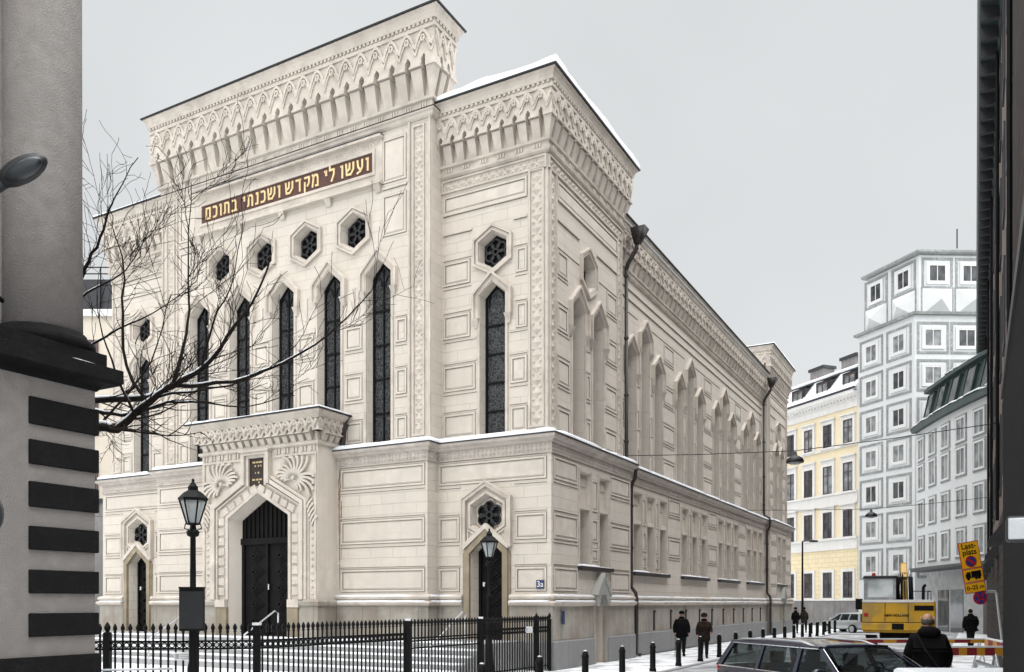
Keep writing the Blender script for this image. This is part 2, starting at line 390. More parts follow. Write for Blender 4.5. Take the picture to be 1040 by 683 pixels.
def diamond_strip(m, fr, a0, a1, z0, z1, vertical=True):
    """framed strip filled with raised lozenges"""
    m.sweep(fr, [(a0, z0), (a1, z0), (a1, z1), (a0, z1)], .06, -.03, .06, True)
    if vertical:
        w = (a1 - a0 - .1) / 2; n = max(1, int((z1 - z0 - .1) / (2 * w))); h = (z1 - z0 - .08) / n / 2; c = (a0 + a1) / 2
        for k in range(n):
            z = z0 + .04 + h * (2 * k + 1)
            m.pyramid(fr, c, z, w * .9, h * .92, .001, .055)
            for sa in (-1, 1):
                if k: m.pyramid(fr, c + sa * w * .62, z - h, w * .34, h * .4, .001, .04)
    else:
        h = (z1 - z0 - .1) / 2; n = max(1, int((a1 - a0 - .1) / (2 * h))); w = (a1 - a0 - .08) / n / 2; c = (z0 + z1) / 2
        for k in range(n):
            a = a0 + .04 + w * (2 * k + 1)
            m.pyramid(fr, a, c, w * .92, h * .9, .001, .055)
            for sz in (-1, 1):
                if k: m.pyramid(fr, a - w, c + sz * h * .62, w * .4, h * .34, .001, .04)
def hood(fr, c, w, zs, za, stop, parent, thick=1.0):
    m = M(); k = w + .13
    rise = (za - zs) / w
    zz = zs + .05
    path = [(c - k, stop), (c - k, zz), (c, zz + rise * k), (c + k, zz), (c + k, stop)]
    m.sweep(fr, path, .17 * thick, -.03, .075)
    k2 = k + .09; p2 = [(c - k2, stop), (c - k2, zz + .03), (c, zz + rise * k2 + .06), (c + k2, zz + .03), (c + k2, stop)]
    m.sweep(fr, p2, .075 * thick, -.03, .15)
    for s in (-1, 1):
        m.hexa([fr.p(c + s * k - .05, stop - .30, -.02), fr.p(c + s * k + .05, stop - .30, -.02), fr.p(c + s * k + .05, stop - .30, .05), fr.p(c + s * k - .05, stop - .30, .05),
                fr.p(c + s * k - .12, stop, -.02), fr.p(c + s * k + .12, stop, -.02), fr.p(c + s * k + .12, stop, .17), fr.p(c + s * k - .12, stop, .17)])
    return m.build('hood_mould', X['trim'], parent)
def lancet_window(fr, c, w, zb, zs, za, dep, spl, cols=1, rows=5, hoodstop=None):
    """glass + iron frame + hood; returns hole for the wall"""
    o = lancet(c, w, zb, zs, za); inn = lancet(c, w - spl, zb, zs - spl * .3, za - spl * .9)
    g = M(); g.prism(fr, inn, -dep - .06, -dep); win = g.build('lancet_window', X['lead'], syn)
    f = M(); k = w - spl
    f.sweep(fr, shrink(inn, .04), .07, -dep - .01, -dep + .05, True)
    for i in range(1, cols): f.box(fr, c - k + 2 * k * i / cols - .025, c - k + 2 * k * i / cols + .025, zb, zs + (za - zs) * .5, -dep - .01, -dep + .045)
    for i in range(1, rows): f.box(fr, c - k, c + k, zb + (zs - zb) * i / rows - .03, zb + (zs - zb) * i / rows + .03, -dep - .01, -dep + .04)
    for i in range(cols):  # cusped heads
        q = k / cols; cc = c - k + q * (2 * i + 1); f.sweep(fr, [(cc + q * .7 * math.cos(t * PI / 8), zs - .35 + q * 1.5 * math.sin(t * PI / 8)) for t in range(9)], .035, -dep, -dep + .03)
    f.build('iron_frame', X['black'], win)
    r = M(); r.sweep(fr, shrink(o, -.05), .09, -.02, .05, True); r.build('surround', X['trim'], win)
    if hoodstop: hood(fr, c, w, zs, za, hoodstop, win)
    return (o, inn, dep)
def petals(c, z, R, n=6, k=48):
    out = []
    for i in range(k):
        t = 2 * PI * i / k + PI / 2; q = abs(math.cos(n / 2 * (t - PI / 2)))
        r = R * (.60 + .40 * q ** .6); out.append((c + r * math.cos(t), z + r * math.sin(t)))
    return out
def hex_window(fr, c, z, w, h, dep, dark=True, surround=True):
    o = hexa(c, z, w, h); inn = hexa(c, z, w - .06, h - .07)
    g = M(); g.prism(fr, inn, -dep - .08, -dep)
    win = g.build('hexagonal_window', X['black'] if dark else X['plain'], syn)
    R = min(w, h) * .82; r = M()
    for i in range(6):
        t = PI / 2 + i * PI / 3
        r.sweep(fr, [(c + R * .58 * math.cos(t) + R * .36 * math.cos(2 * PI * q / 14), z + R * .58 * math.sin(t) + R * .36 * math.sin(2 * PI * q / 14)) for q in range(14)], .05, -dep + .015, -dep + .09, True)
    r.sweep(fr, [(c + R * .22 * math.cos(2 * PI * q / 12), z + R * .22 * math.sin(2 * PI * q / 12)) for q in range(12)], .05, -dep + .015, -dep + .085, True)
    if not dark:
        d = M(); d.prism(fr, petals(c, z, R), -dep, -dep + .012); d.build('dark_rosette', X['black'], win)
        q = M(); q.sweep(fr, petals(c, z, R + .04), .07, -dep, -dep + .05, True); q.build('rosette_rim', X['trim'], win)
    r.build('tracery', X['flash'], win)
    if surround:
        s = M(); s.sweep(fr, shrink(o, -.06), .10, -.02, .06, True); s.sweep(fr, shrink(o, -.17), .07, -.02, .11, True); s.build('surround', X['trim'], win)
    return (o, inn, dep)

def corbel_table(fr, a0, a1, n, zf, zc, zs, zp, D, endL=0.0, endR=0.0, name='corbel_table', relief=True):
    """tapered corbels carrying a plate with pointed slots and an interlaced wave in relief"""
    m = M(); ia = .10 if endL > .01 else 0; ib_ = .10 if endR > .01 else 0
    w0, w1 = a0, a1; a0 = a0 + ia; a1 = a1 - ib_
    p = (a1 - a0) / n; wt = p * .66; wb = p * .54
    m.box(fr, a0 + .002, a1 - .002, zf - .02, zf + .05, -.05, .05)
    for i in range(n):
        c = a0 + p * (i + .5)
        m.hexa([fr.p(c - wb / 2, zf, -.05), fr.p(c + wb / 2, zf, -.05), fr.p(c + wb / 2, zf, .07), fr.p(c - wb / 2, zf, .07),
                fr.p(c - wt / 2, zc, -.05), fr.p(c + wt / 2, zc, -.05), fr.p(c + wt / 2, zc, D), fr.p(c - wt / 2, zc, D)][:4][::1] +
               [fr.p(c - wt / 2, zc, -.05), fr.p(c + wt / 2, zc, -.05), fr.p(c + wt / 2, zc, D), fr.p(c - wt / 2, zc, D)])
        h = (zs - zc) * .30
        SHADE_M.box(fr, c - wt / 2 + .01, c + wt / 2 - .01, zc - .035, zc - .001, D - .06, D + .002); SHADE_M.box(fr, c - wt / 2 - .006, c + wt / 2 + .006, zc + h * .38, zc + h * .46, D - .05, D + .038)
        m.box(fr, c - wt / 2 - .025, c + wt / 2 + .025, zc + .001, zc + h * .40, -.05, D + .065)
        m.box(fr, c - wt / 2 - .005, c + wt / 2 + .005, zc + h * .40, zc + h, -.05, D + .035)
    zb = zc + (zs - zc) * .30
    L = w0 - endL; R = w1 + endR; g = (p - wt) / 2
    poly = [(R, zp), (L, zp), (L, zb)]
    for i in range(n):
        c = a0 + p * (i + .5)
        if i == 0 and endL < .01: poly[-1] = (L, zs - .05)
        if i == 0 and endL < .01: poly += [(c - wt / 2, zs - (zs - zb) * .35), (c - wt / 2, zb)]
        if i == 0 and endL > .01: poly += [(a0 - g, zb), (a0 - g, zs - g * 1.3), (a0, zs), (a0 + g, zs - g * 1.3), (a0 + g, zb)]
        poly.append((c + wt / 2, zb))
        if i < n - 1:
            c2 = c + p
            poly += [(c + wt / 2, zs - g * 1.3), (c + p / 2, zs), (c2 - wt / 2, zs - g * 1.3), (c2 - wt / 2, zb)]
    if endR < .01: poly += [(a1 - (p - wt) / 2, zs - (zs - zb) * .35), (R, zs - .05)]
    else: poly += [(a1 - g, zs - g * 1.3), (a1, zs), (a1 + g, zs - g * 1.3), (a1 + g, zb), (R, zb)]
    q = []
    for v in poly:
        if not q or (abs(v[0] - q[-1][0]) + abs(v[1] - q[-1][1])) > 1e-4: q.append(v)
    m.prism(fr, q, -.05, D)
    # dark back of the slots stays the wall itself
    if relief:
        H = zp - zs; step = 12
        for off, w, dd in ((.0, .09, .075), (-.28 * H, .06, .05)):
            pts = []
            x0, x1 = L + .02, R - .02
            k = int((x1 - x0) / p * step)
            for i in range(k + 1):
                a = x0 + (x1 - x0) * i / k
                ph = ((a - a0) / p) % 1.0          # 0 over a slot, .5 over a corbel
                t = abs(((ph + .5) % 1.0) - .5) * 2  # 0 at slot .. 1 at corbel
                zz = 1 - t ** 1.9
                pts.append((a, zs + H * (.20 + .72 * zz) + off))
            m.sweep(fr, pts, w, D - .01, D + dd)
        for i in range(0 if endL > .01 else 1, n + (1 if endR > .01 else 0)):
            c = a0 + p * i
            m.sweep(fr, [(c + p * .12 * math.cos(2 * PI * t / 6), zs + H * .62 + p * .15 * math.sin(2 * PI * t / 6)) for t in range(6)], .05, D - .01, D + .075, True)
    return m.build(name, X['trim'], syn)
def corner_corbel(m, x, y, sx, sy, zf, zc, zb, D):
    r = .12
    i_ = .02
    B = [(x - sx * i_, y - sy * i_), (x + sx * .10, y - sy * i_), (x + sx * .10, y + sy * .10), (x - sx * i_, y + sy * .10)]
    T = [(x - sx * i_, y - sy * i_), (x + sx * D, y - sy * i_), (x + sx * D, y + sy * D), (x - sx * i_, y + sy * D)]
    if sx * sy < 0: B.reverse(); T.reverse()
    m.hexa([(a, b, zf) for a, b in B] + [(a, b, zc) for a, b in T])
    e = .05
    m.bx(min(x - sx * i_, x + sx * (D + e)), max(x - sx * i_, x + sx * (D + e)), min(y - sy * i_, y + sy * (D + e)), max(y - sy * i_, y + sy * (D + e)), zc + .002, zb)
def crown(path, zp, zt, D, closed, name='crown_cornice', snow=0.0, flash=True):
    """flat band, dentils, cove and metal edge above a corbel plate"""
    m = M(); h = zt - zp
    m.plan(path, [(-.1, zp + .002), (D + .05, zp + .002), (D + .05, zp + h * .22), (D + .02, zp + h * .22), (D + .02, zp + h * .42), (D + .08, zp + h * .42), (D + .09, zp + h * .5), (D + .10, zp + h * .62), (D + .15, zp + h * .82), (D + .22, zp + h * .94), (D + .22, zt), (-.1, zt)], closed)
    n = len(path)
    for i in range(n if closed else n - 1):
        p = Vector(path[i]); q = Vector(path[(i + 1) % n]); t = (q - p).normalized(); N = Vector((t.y, -t.x)); Ln = (q - p).length
        fr = Fr((p.x, p.y, 0), (t.x, t.y, 0), (N.x, N.y, 0)); k = int((Ln + 2 * D) / .17)
        for j in range(k):
            a = -D + (Ln + 2 * D) * (j + .5) / k
            m.box(fr, a - .042, a + .042, zp + h * .25, zp + h * .40, D, D + .085)
    o = m.build(name, X['trim'], syn)
    if flash:
        f = M(); f.plan(path, [(-.08, zt + .003), (D + .27, zt + .003), (D + .28, zt + .05), (-.08, zt + .09)], closed); f.build('metal_edge', X['flash'], o)
    return o
def snow_slab(name, x0, x1, y0, y1, z, h, seed, parent, res=.22, hole=.0):
    m = M(); nx = max(2, int((x1 - x0) / res)); ny = max(2, int((y1 - y0) / res)); b = 0
    for i in range(nx + 1):
        for j in range(ny + 1):
            x = x0 + (x1 - x0) * i / nx; y = y0 + (y1 - y0) * j / ny
            e = min(i, nx - i, j, ny - j)
            k = noise.noise(Vector((x * .5 + seed, y * .5, seed))) * .5 + .6 + noise.noise(Vector((x * 2.2, y * 2.2 + seed, 1))) * .18
            zz = z + h * max(.2, k) * (1 if e > 1 else (.95 if e else .62))
            m.v.append((x, y, zz))
    for i in range(nx):
        for j in range(ny):
            a = i * (ny + 1) + j; m.f.append((a, a + ny + 1, a + ny + 2, a + 1))
    rim = [i * (ny + 1) for i in range(nx + 1)] + [nx * (ny + 1) + j for j in range(1, ny + 1)] + [i * (ny + 1) + ny for i in range(nx - 1, -1, -1)] + [j for j in range(ny - 1, 0, -1)]
    q0 = len(m.v); m.v += [(m.v[i][0], m.v[i][1], z - .02) for i in rim]; n_ = len(rim)
    for i in range(n_): m.f.append((rim[i], q0 + i, q0 + (i + 1) % n_, rim[(i + 1) % n_]))
    return m.build(name, X['snow'], parent, smooth=True)
def snow_ridge(path, d0, d1, z, h, seed, parent, name='snow_ledge', gap=0.0, step=.3):
    """uneven strip of snow along a ledge; path in plan, outward on the right"""
    m = M()
    for i in range(len(path) - 1):
        p = Vector(path[i]); q = Vector(path[i + 1]); t = (q - p).normalized(); N = Vector((t.y, -t.x)); Ln = (q - p).length; k = max(1, int(Ln / step))
        rows = []
        for j in range(k + 1):
            a = Ln * j / k
            if i > 0 and j == 0: pass
            c = p + t * a
            w = noise.noise(Vector((a * .7 + seed, i * 3.1, seed))); w2 = noise.noise(Vector((a * 2.3, seed, i)))
            amt = max(0.0, min(1, .72 + w * .7 + w2 * .3 - gap))
            hh = h * (.12 + amt); dd = d1 - (1 - amt) * (d1 - d0) * .55
            rows.append([(c.x + N.x * d0, c.y + N.y * d0, z - .01), (c.x + N.x * d0, c.y + N.y * d0, z + hh * 1.15), (c.x + N.x * (d0 + (dd - d0) * .75), c.y + N.y * (d0 + (dd - d0) * .75), z + hh * .9), (c.x + N.x * dd, c.y + N.y * dd, z + hh * .35), (c.x + N.x * dd, c.y + N.y * dd, z - .01)])
        b = len(m.v); m.v += [v for r in rows for v in r]
        for j in range(k):
            for s in range(4): m.f.append((b + j * 5 + s, b + j * 5 + s + 5, b + j * 5 + s + 6, b + j * 5 + s + 1))
        m.f.append(tuple(b + s for s in range(5))); m.f.append(tuple(b + k * 5 + 4 - s for s in range(5)))
    return m.build(name, X['snow'], parent, smooth=True)

# plan outline of the lower storey (counter-clockwise), without the portal
LOW = [(XL, 0), (XC0, 0), (XC0, -.6), (XC1, -.6), (XC1, 0), (0, 0), (0, YT), (-.3, YT), (-.3, YN), (0, YN), (0, YE), (XL, YE)]
def lowpart(i0, i1): return LOW[i0:i1 + 1]
PX0, PX1, PY = -13.5, -7.98, -1.6            # portal
NC = (-2.3, -19.1)                           # niches with doors in the towers

# ---- lower walls
def lower_wall_front():
    m = M()
    holes = {}
    for c in NC:
        hx = hexa(c, 4.92, .58, .66); d = lancet(c, .60, .5, 3.82, 4.28)
        holes[c] = [(hx, hexa(c, 4.92, .52, .60), .22), (d, lancet(c, .52, .5, 3.78, 4.20), .38)]
    m.wall(front(0), XL, XC0, 0, ZC, holes[NC[1]]); m.wall(front(0), XC1, 0, 0, ZC, holes[NC[0]])
    m.wall(front(-.6), XC0, XC1, 0, ZC)
    m.quad((XC0, 0, 0), (XC0, -.6, 0), (XC0, -.6, ZC), (XC0, 0, ZC)); m.quad((XC1, -.6, 0), (XC1, 0, 0), (XC1, 0, ZC), (XC1, -.6, ZC))
    m.quad((XL, YE, 0), (XL, 0, 0), (XL, 0, ZC), (XL, YE, ZC)); m.quad((0, YE, 0), (XL, YE, 0), (XL, YE, ZC), (0, YE, ZC))
    m.add([(x, y, ZC) for x, y in LOW], [tuple(range(len(LOW)))])
    return m.build('lower_front_wall', X['ashlar'], syn)
lower_wall_front()
TW = (2.55, 4.2)
NG = [9.95, 16.25, 22.55, 28.85]
def low_windows(fr, cs, w, tall=None):
    H = []
    for i, c in enumerate(cs):
        H.append((rect(c, w, 5.38, 6.42), rect(c, w - .02, 5.38, 6.40), .13)); H.append((rect(c, w - .03, 3.32, 5.22), rect(c, w - .05, 3.34, 5.20), .62))
    return H
def side_lower(fr, a0, a1, groups, door=None):
    m = M(); H = []
    for cs, w in groups: H += low_windows(fr, cs, w)
    if door is not None: H.append((lancet(door, .42, .001, 2.25, 2.62), lancet(door, .40, .001, 2.23, 2.58), .29))
    m.wall(fr, a0, a1, 0, ZC, H)
    for cs, w in groups:
        for c in cs: m.quad(fr.p(c - w + .02, 5.38, -.13), fr.p(c + w - .02, 5.38, -.13), fr.p(c + w - .02, 6.40, -.13), fr.p(c - w + .02, 6.40, -.13))
    o = m.build('lower_side_wall', X['ashlar'], syn)
    for cs, w in groups:
        for c in cs:
            g = M(); g.box(fr, c - w + .02, c + w - .02, 3.32, 5.22, -.70, -.62); wn = g.build('ground_floor_window', X['glass'], syn)
            f = M(); f.sweep(fr, rect(c, w - .10, 3.40, 5.14), .08, -.63, -.56, True); f.box(fr, c - .03, c + .03, 3.4, 5.16, -.63, -.57); f.box(fr, c - w + .2, c + w - .2, 4.4, 4.46, -.63, -.57); f.build('window_frame', X['brownframe'], wn)
            h = M()
            k = 7
            for q in range(k): h.box(fr, c - w + .1 + (2 * w - .2) * q / k + .02, c - w + .1 + (2 * w - .2) * (q + 1) / k - .02, 6.0, 6.26, -.14, -.09)
            h.sweep(fr, rect(c, w + .05, 3.3, 6.47)[1:] + [(c - w - .05, 3.3)], .08, -.02, .045); h.build('surround', X['trim'], wn)
        a, b = cs[0] - w - .12, cs[-1] + w + .12
        s = M(); s.box(fr, a, b, 3.16, 3.30, -.1, .16); sl = s.build('window_sill', X['pipe'], syn)
        p0 = fr.p(a, 0); p1 = fr.p(b, 0); snow_ridge([p0[:2], p1[:2]], -.12, .15, 3.302, .07, cs[0], sl, 'sill_snow')
        if len(cs) > 1:
            pm = M()
            for c0, c1 in zip(cs, cs[1:]):
                for z0, z1 in ((3.5, 3.95), (4.15, 4.95), (5.2, 6.3)): relief_panel(pm, fr, c0 + w + .1, c1 - w - .1, z0, z1)
            pm.build('mullion_panels', X['plain'], syn)
    return o
side_lower(side(0), 0, YT, [(TW, .46)], 3.66)
side_lower(side(-.3), YT, YN, [([c - 1.58, c, c + 1.58], .48) for c in NG])
side_lower(side(0), YN, YE, [((34.6, 36.2), .46)], 35.4)
mm = M(); mm.quad((0, YT, 0), (-.3, YT, 0), (-.3, YT, ZC), (0, YT, ZC)); mm.quad((-.3, YN, 0), (0, YN, 0), (0, YN, ZC), (-.3, YN, ZC)); mm.build('lower_return_wall', X['ashlar'], syn)
# panels of the lower storey
panels(front(0), XC1 + .06, -.16, LO_ROWS, [(NC[0], .90, 0, 5.95)], (5.5,) if 0 else ())
panels(front(0), XL + .16, XC0 - .06, LO_ROWS, [(NC[1], .90, 0, 5.95)])
panels(front(-.6), XC0 + .1, XC1 - .1, LO_ROWS, [(XM, (PX1 - PX0) / 2, 0, 9)])
panels(side(0), .16, YT - .12, LO_ROWS, [(c, .48, 3.1, 6.5) for c in TW] + [(sum(TW) / 2, .7, 3.1, 6.5)])
panels(side(-.3), YT + .2, YN - .1, LO_ROWS[1:], [(c, 2.2, 3.1, 6.6) for c in NG])
panels(side(0), YN + .1, YE - .16, LO_ROWS, [(35.4, 1.4, 3.1, 6.6)])
# plinth, moulding, frieze, cornice
def runs(): return [lowpart(0, 11)]
doorgaps = 1.0
def split_front(prof, name, mat_, d=0.0):
    """sweep round the lower outline but leave the door niches and the portal free"""
    g = .88; c0, c1 = NC[1], NC[0]
    for pth in ([(XL, YE), (XL, 0), (c0 - g, 0)], [(c0 + g, 0), (XC0, 0), (XC0, -.6), (PX0 + .02, -.6)], [(PX1 - .02, -.6), (XC1, -.6), (XC1, 0), (c1 - g, 0)],
                [(c1 + g, 0), (0, 0), (0, 3.66 - .62)], [(0, 3.66 + .62), (0, YT), (-.3, YT), (-.3, YN), (0, YN), (0, 35.4 - .62)], [(0, 35.4 + .62), (0, YE), (XL, YE)]):
        m = M(); m.plan(pth, prof); m.build(name, mat_, syn)
split_front([(-.1, 0), (.16, 0), (.16, .86), (.13, .90), (-.1, .90)], 'granite_base', X['greybase'])
split_front([(-.1, .9), (.085, .9), (.085, 1.98), (-.1, 1.98)], 'plinth', X['granite'])
split_front([(-.1, 1.98), (.13, 1.98), (.19, 2.02), (.21, 2.08), (.18, 2.13), (.10, 2.15), (.10, 2.19), (.15, 2.22), (.16, 2.28), (.12, 2.33), (.02, 2.36), (-.1, 2.36)], 'plinth_moulding', X['trim'])
g = .88
for k, pth in enumerate(([(XL, 0), (NC[1] - g, 0)], [(NC[1] + g, 0), (XC0, 0), (XC0, -.6), (PX0 + .02, -.6)], [(PX1 - .02, -.6), (XC1, -.6), (XC1, 0), (NC[0] - g, 0)], [(NC[0] + g, 0), (0, 0), (0, 3.04)], [(0, 4.28), (0, YT), (-.3, YT), (-.3, YN), (0, YN), (0, 34.78)])):
    snow_ridge(pth, .06, .205, 2.12, .045, k * 7.3, syn, 'plinth_snow', -.25); snow_ridge(pth, .0, .155, 2.30, .05, k * 5.1 + 2, syn, 'plinth_snow', -.2)
for pth, nm in (([(XL, YE), (XL, 0), (XC0, 0), (XC0, -.6), (PX0 + .02, -.6)], 'middle_cornice'), ([(PX1 - .02, -.6), (XC1, -.6), (XC1, 0), (0, 0), (0, YT), (-.3, YT), (-.3, YN), (0, YN), (0, YE), (XL, YE)], 'middle_cornice')):
    m = M(); m.plan(pth, [(-.1, 6.74), (.05, 6.74), (.06, 6.78), (.02, 6.79), (.02, 7.06), (.10, 7.09), (.13, 7.15), (.22, 7.2), (.24, 7.24), (.24, 7.30), (-.6, 7.42)], False); cn = m.build(nm, X['frieze'], syn)
    m = M(); m.plan(pth, [(.0, 7.303), (.27, 7.303), (.27, 7.335), (-.4, 7.46)], False); m.build('metal_edge', X['flash'], cn)
    m = M()
    for p, q in zip(pth, pth[1:]):
        p = Vector(p); q = Vector(q); t = (q - p).normalized(); N = Vector((t.y, -t.x)); Ln = (q - p).length
        if t.x < -.5 or t.y < -.5 and p.x < XL + .1: continue
        fr = Fr((p.x, p.y, 0), (t.x, t.y, 0), (N.x, N.y, 0)); k = max(1, int(Ln / .145))
        for j in range(k):
            for r in (0, 1): m.pyramid(fr, Ln * (j + .5) / k, 6.86 + r * .13, Ln / k * .46, .06, .021, .06)
    m.build('lozenge_frieze', X['frieze'], cn)
    vis = [v for v in pth if not (v == (XL, YE))]
    snow_ridge(vis, -.30, .275, 7.345, .15, 3.3, cn, 'snow_ledge', -.45)

# ---- portal
pf = front(PY); pr = Fr((PX1, 0, 0), (0, 1, 0), (1, 0, 0)); plf = Fr((PX0, 0, 0), (0, -1, 0), (-1, 0, 0))
portal = M()
door_o = lancet(XM, 1.44, .5, 5.12, 5.95); door_i = lancet(XM, 1.24, .5, 5.06, 5.80)
portal.wall(pf, PX0, PX1, 0, 7.55, [(door_o, door_i, .45)])
portal.quad((PX1, PY, 0), (PX1, -.6, 0), (PX1, -.6, 7.55), (PX1, PY, 7.55)); portal.quad((PX0, -.6, 0), (PX0, PY, 0), (PX0, PY, 7.55), (PX0, -.6, 7.55))
portal.bx(PX0 + .01, PX1 - .01, PY + .01, -.45, 7.55, 8.50)
por = portal.build('portal', X['plain'], syn)
m = M()
m.plan([(PX0, -.59), (PX0, PY), (XM - 1.95, PY)], [(-.1, 0), (.12, 0), (.12, .9), (.07, .93), (.07, 1.95), (.14, 1.99), (.16, 2.12), (.1, 2.2), (-.1, 2.2)])
m.plan([(XM + 1.95, PY), (PX1, PY), (PX1, -.59)], [(-.1, 0), (.12, 0), (.12, .9), (.07, .93), (.07, 1.95), (.14, 1.99), (.16, 2.12), (.1, 2.2), (-.1, 2.2)])
m.build('portal_plinth', X['granite'], por)
m = M()
for s in (-1, 1):
    m.box(pf, XM + s * 1.70 - .24, XM + s * 1.70 + .24, .02, 1.93, -.02, .13)
m.build('jamb_base', X['ochre'], por)
m = M()
def chev(k, zs, za, zb): return [(XM - k, zb), (XM - k, zs), (XM, za), (XM + k, zs), (XM + k, zb)]
m.sweep(pf, chev(1.50, 5.15, 6.03, 2.2), .12, -.02, .06)                       # inner roll
for s in (-1, 1):                                                               # outer rolls die against the plaque frame
    m.sweep(pf, [(XM + s * 2.10, 2.2), (XM + s * 2.10, 5.52), (XM + s * .62, 6.33)], .13, -.02, .16)
    m.sweep(pf, [(XM + s * 2.24, 2.2), (XM + s * 2.24, 5.60), (XM + s * .62, 6.50)], .10, -.02, .11)
    m.sweep(pf, [(XM + s * 1.96, 2.2), (XM + s * 1.96, 5.44), (XM + s * .50, 6.22)], .06, -.02, .10)
for s in (-1, 1): m.box(pf, XM + s * 1.74 - .25, XM + s * 1.74 + .25, 1.93, 2.2, -.02, .17)
m.build('arch_moulding', X['trim'], por)
m = M()                                                                         # block voussoirs
for s in (-1, 1):
    for k in range(8):
        z0 = 2.32 + k * .36; a = XM + s * 1.76
        m.prism(pf, rect(a, .17, z0, z0 + .33), -.02, .07, rect(a, .13, z0 + .04, z0 + .29))
    for k in range(5):
        t0, t1 = (k + .06) / 5, (k + .94) / 5
        P0, P1 = Vector((XM + s * 1.76, 5.27)), Vector((XM + s * .02, 6.17)); dv = (P1 - P0); nn = Vector((-dv.y, dv.x)).normalized() * .15
        a, b = P0 + dv * t0, P0 + dv * t1; q = [tuple(a - nn), tuple(b - nn), tuple(b + nn), tuple(a + nn)]
        if s > 0: q.reverse()
        ce = (a + b) / 2; m.prism(pf, q, -.02, .07, [tuple(ce + (Vector(v) - ce) * .82) for v in q])
m.build('voussoirs', X['trim'], por)
m = M()                                                                         # leaf carving in the spandrels and edge strips
rng = random.Random(5)
for s in (-1, 1):
    fa, fz = XM + s * 1.72, 6.36
    for k in range(17):
        t = rad(-60 + 15.5 * k) if s > 0 else rad(180 + 60 - 15.5 * k)
        Lk = 1.0 if 1 < k < 11 else .75
        pts = []
        for j in range(6):
            r = .10 + Lk * j / 5; tt = t + s * .35 * (j / 5) ** 2 * (1 if k > 5 else -1)
            a, z = fa + r * math.cos(tt), fz + r * math.sin(tt) * .78
            a = max(XM - 2.62, min(XM + 2.62, a)); z = min(7.08, z)
            lim = 6.92 - abs(a - XM) * .56 + .06
            if abs(a - XM) < .74: break
            if z < lim: break
            pts.append((a, z))
        if len(pts) > 1: m.sweep(pf, pts, .085, -.02, .13)
    m.lathe([(.02, .0), (.15, .0), (.16, .08), (.10, .16), (.03, .17)], pf.p(fa, fz, .0), 12, 'y') if 0 else m.prism(pf, [(fa + .15 * math.cos(t * PI / 6), fz + .15 * math.sin(t * PI / 6)) for t in range(12)], -.02, .16, [(fa + .07 * math.cos(t * PI / 6), fz + .07 * math.sin(t * PI / 6)) for t in range(12)])
    for k in range(6):
        a = XM + s * (2.34 + .05 * k); zt = 5.75 - k * .15
        m.sweep(pf, [(a - s * .1, zt - .3), (a + s * .0, zt - .12), (a + s * .14, zt)], .07, -.02, .08)
    for k in range(14):
        z = 2.4 + k * .235; a = XM + s * 2.50
        m.prism(pf, [(a - .1, z), (a, z - .1), (a + .1, z), (a, z + .1)], -.02, .05, [(a - .03, z), (a, z - .03), (a + .03, z), (a, z + .03)])
    a0, a1 = (XM - 2.72, XM - .72) if s < 0 else (XM + .72, XM + 2.72)
    m.sweep(pf, [(XM + s * 2.66, 2.2), (XM + s * 2.66, 7.16), (XM + s * .76, 7.16)], .07, -.02, .06)
    m.sweep(pf, [(XM + s * 2.34, 2.2), (XM + s * 2.34, 5.2)], .05, -.02, .05)
m.build('leaf_carving', X['trim'], por)
m = M(); m.sweep(pf, [(XM - .58, 6.25), (XM - .58, 7.34), (XM + .58, 7.34), (XM + .58, 6.25)], .14, -.02, .2); m.sweep(pf, [(XM - .43, 6.20), (XM - .43, 7.24), (XM + .43, 7.24), (XM + .43, 6.20)], .12, -.02, .12); m.box(pf, XM - .69, XM + .69, 7.38, 7.44, -.02, .26)
m.build('plaque_frame', X['trim'], por)
m = M(); m.box(pf, XM - .365, XM + .365, 6.22, 7.17, -.01, .05); plq = m.build('plaque', X['plaque'], por)
m = M()
for z, segs in ((7.03, [(-.22, -.08), (-.05, .06), (.08, .24)]), (6.90, [(-.12, -.05), (.04, .1), (.16, .21)]), (6.66, [(-.1, -.06), (.03, .1)]), (6.42, [(-.23, -.09), (-.04, .07), (.11, .23)]), (6.32, [(.06, .12)])):
    for a, b in segs:
        k = max(1, int((b - a) / .03))
        for q in range(k):
            x = XM + a + (b - a) * q / k; m.box(pf, x, x + (b - a) / k * .7, z - .028, z + .028, .05, .058); m.box(pf, x, x + (b - a) / k * .7, z + .012, z + .028, .052, .060) if q % 2 else None
m.build('plaque_lettering', X['gold'], plq)
m = M(); m.plan([(PX0, -.59), (PX0, PY), (PX1, PY), (PX1, -.59)], [(-.1, 7.43), (.04, 7.43), (.10, 7.47), (.10, 7.555), (-.1, 7.555)])
for k in range(14):
    a = PX0 + (PX1 - PX0) * (k + .5) / 14
    for s in (-.07, .07): m.box(pf, a + s - .04, a + s + .04, 7.24, 7.42, -.02, .05) if abs(a - XM) > .8 else None
m.build('portal_string_course', X['trim'], por)
corbel_table(pf, PX0 - .0, PX1, 15, 7.56, 7.82, 8.02, 8.28, .22, .22, .22 - .006, 'portal_corbel_table').parent = por
corbel_table(pr, PY, -.6, 3, 7.56, 7.82, 8.02, 8.28, .22, .22 - .006, 0, 'portal_corbel_table').parent = por
corbel_table(plf, .6, -PY, 3, 7.56, 7.82, 8.02, 8.28, .22, 0, .22 - .006, 'portal_corbel_table').parent = por
m = M(); m.plan([(PX0, -.5), (PX0, PY), (PX1, PY), (PX1, -.5)], [(-.1, 8.282), (.26, 8.282), (.26, 8.33), (.32, 8.40), (.42, 8.48), (.42, 8.54), (-.1, 8.56)]); pc = m.build('portal_cornice', X['trim'], por)
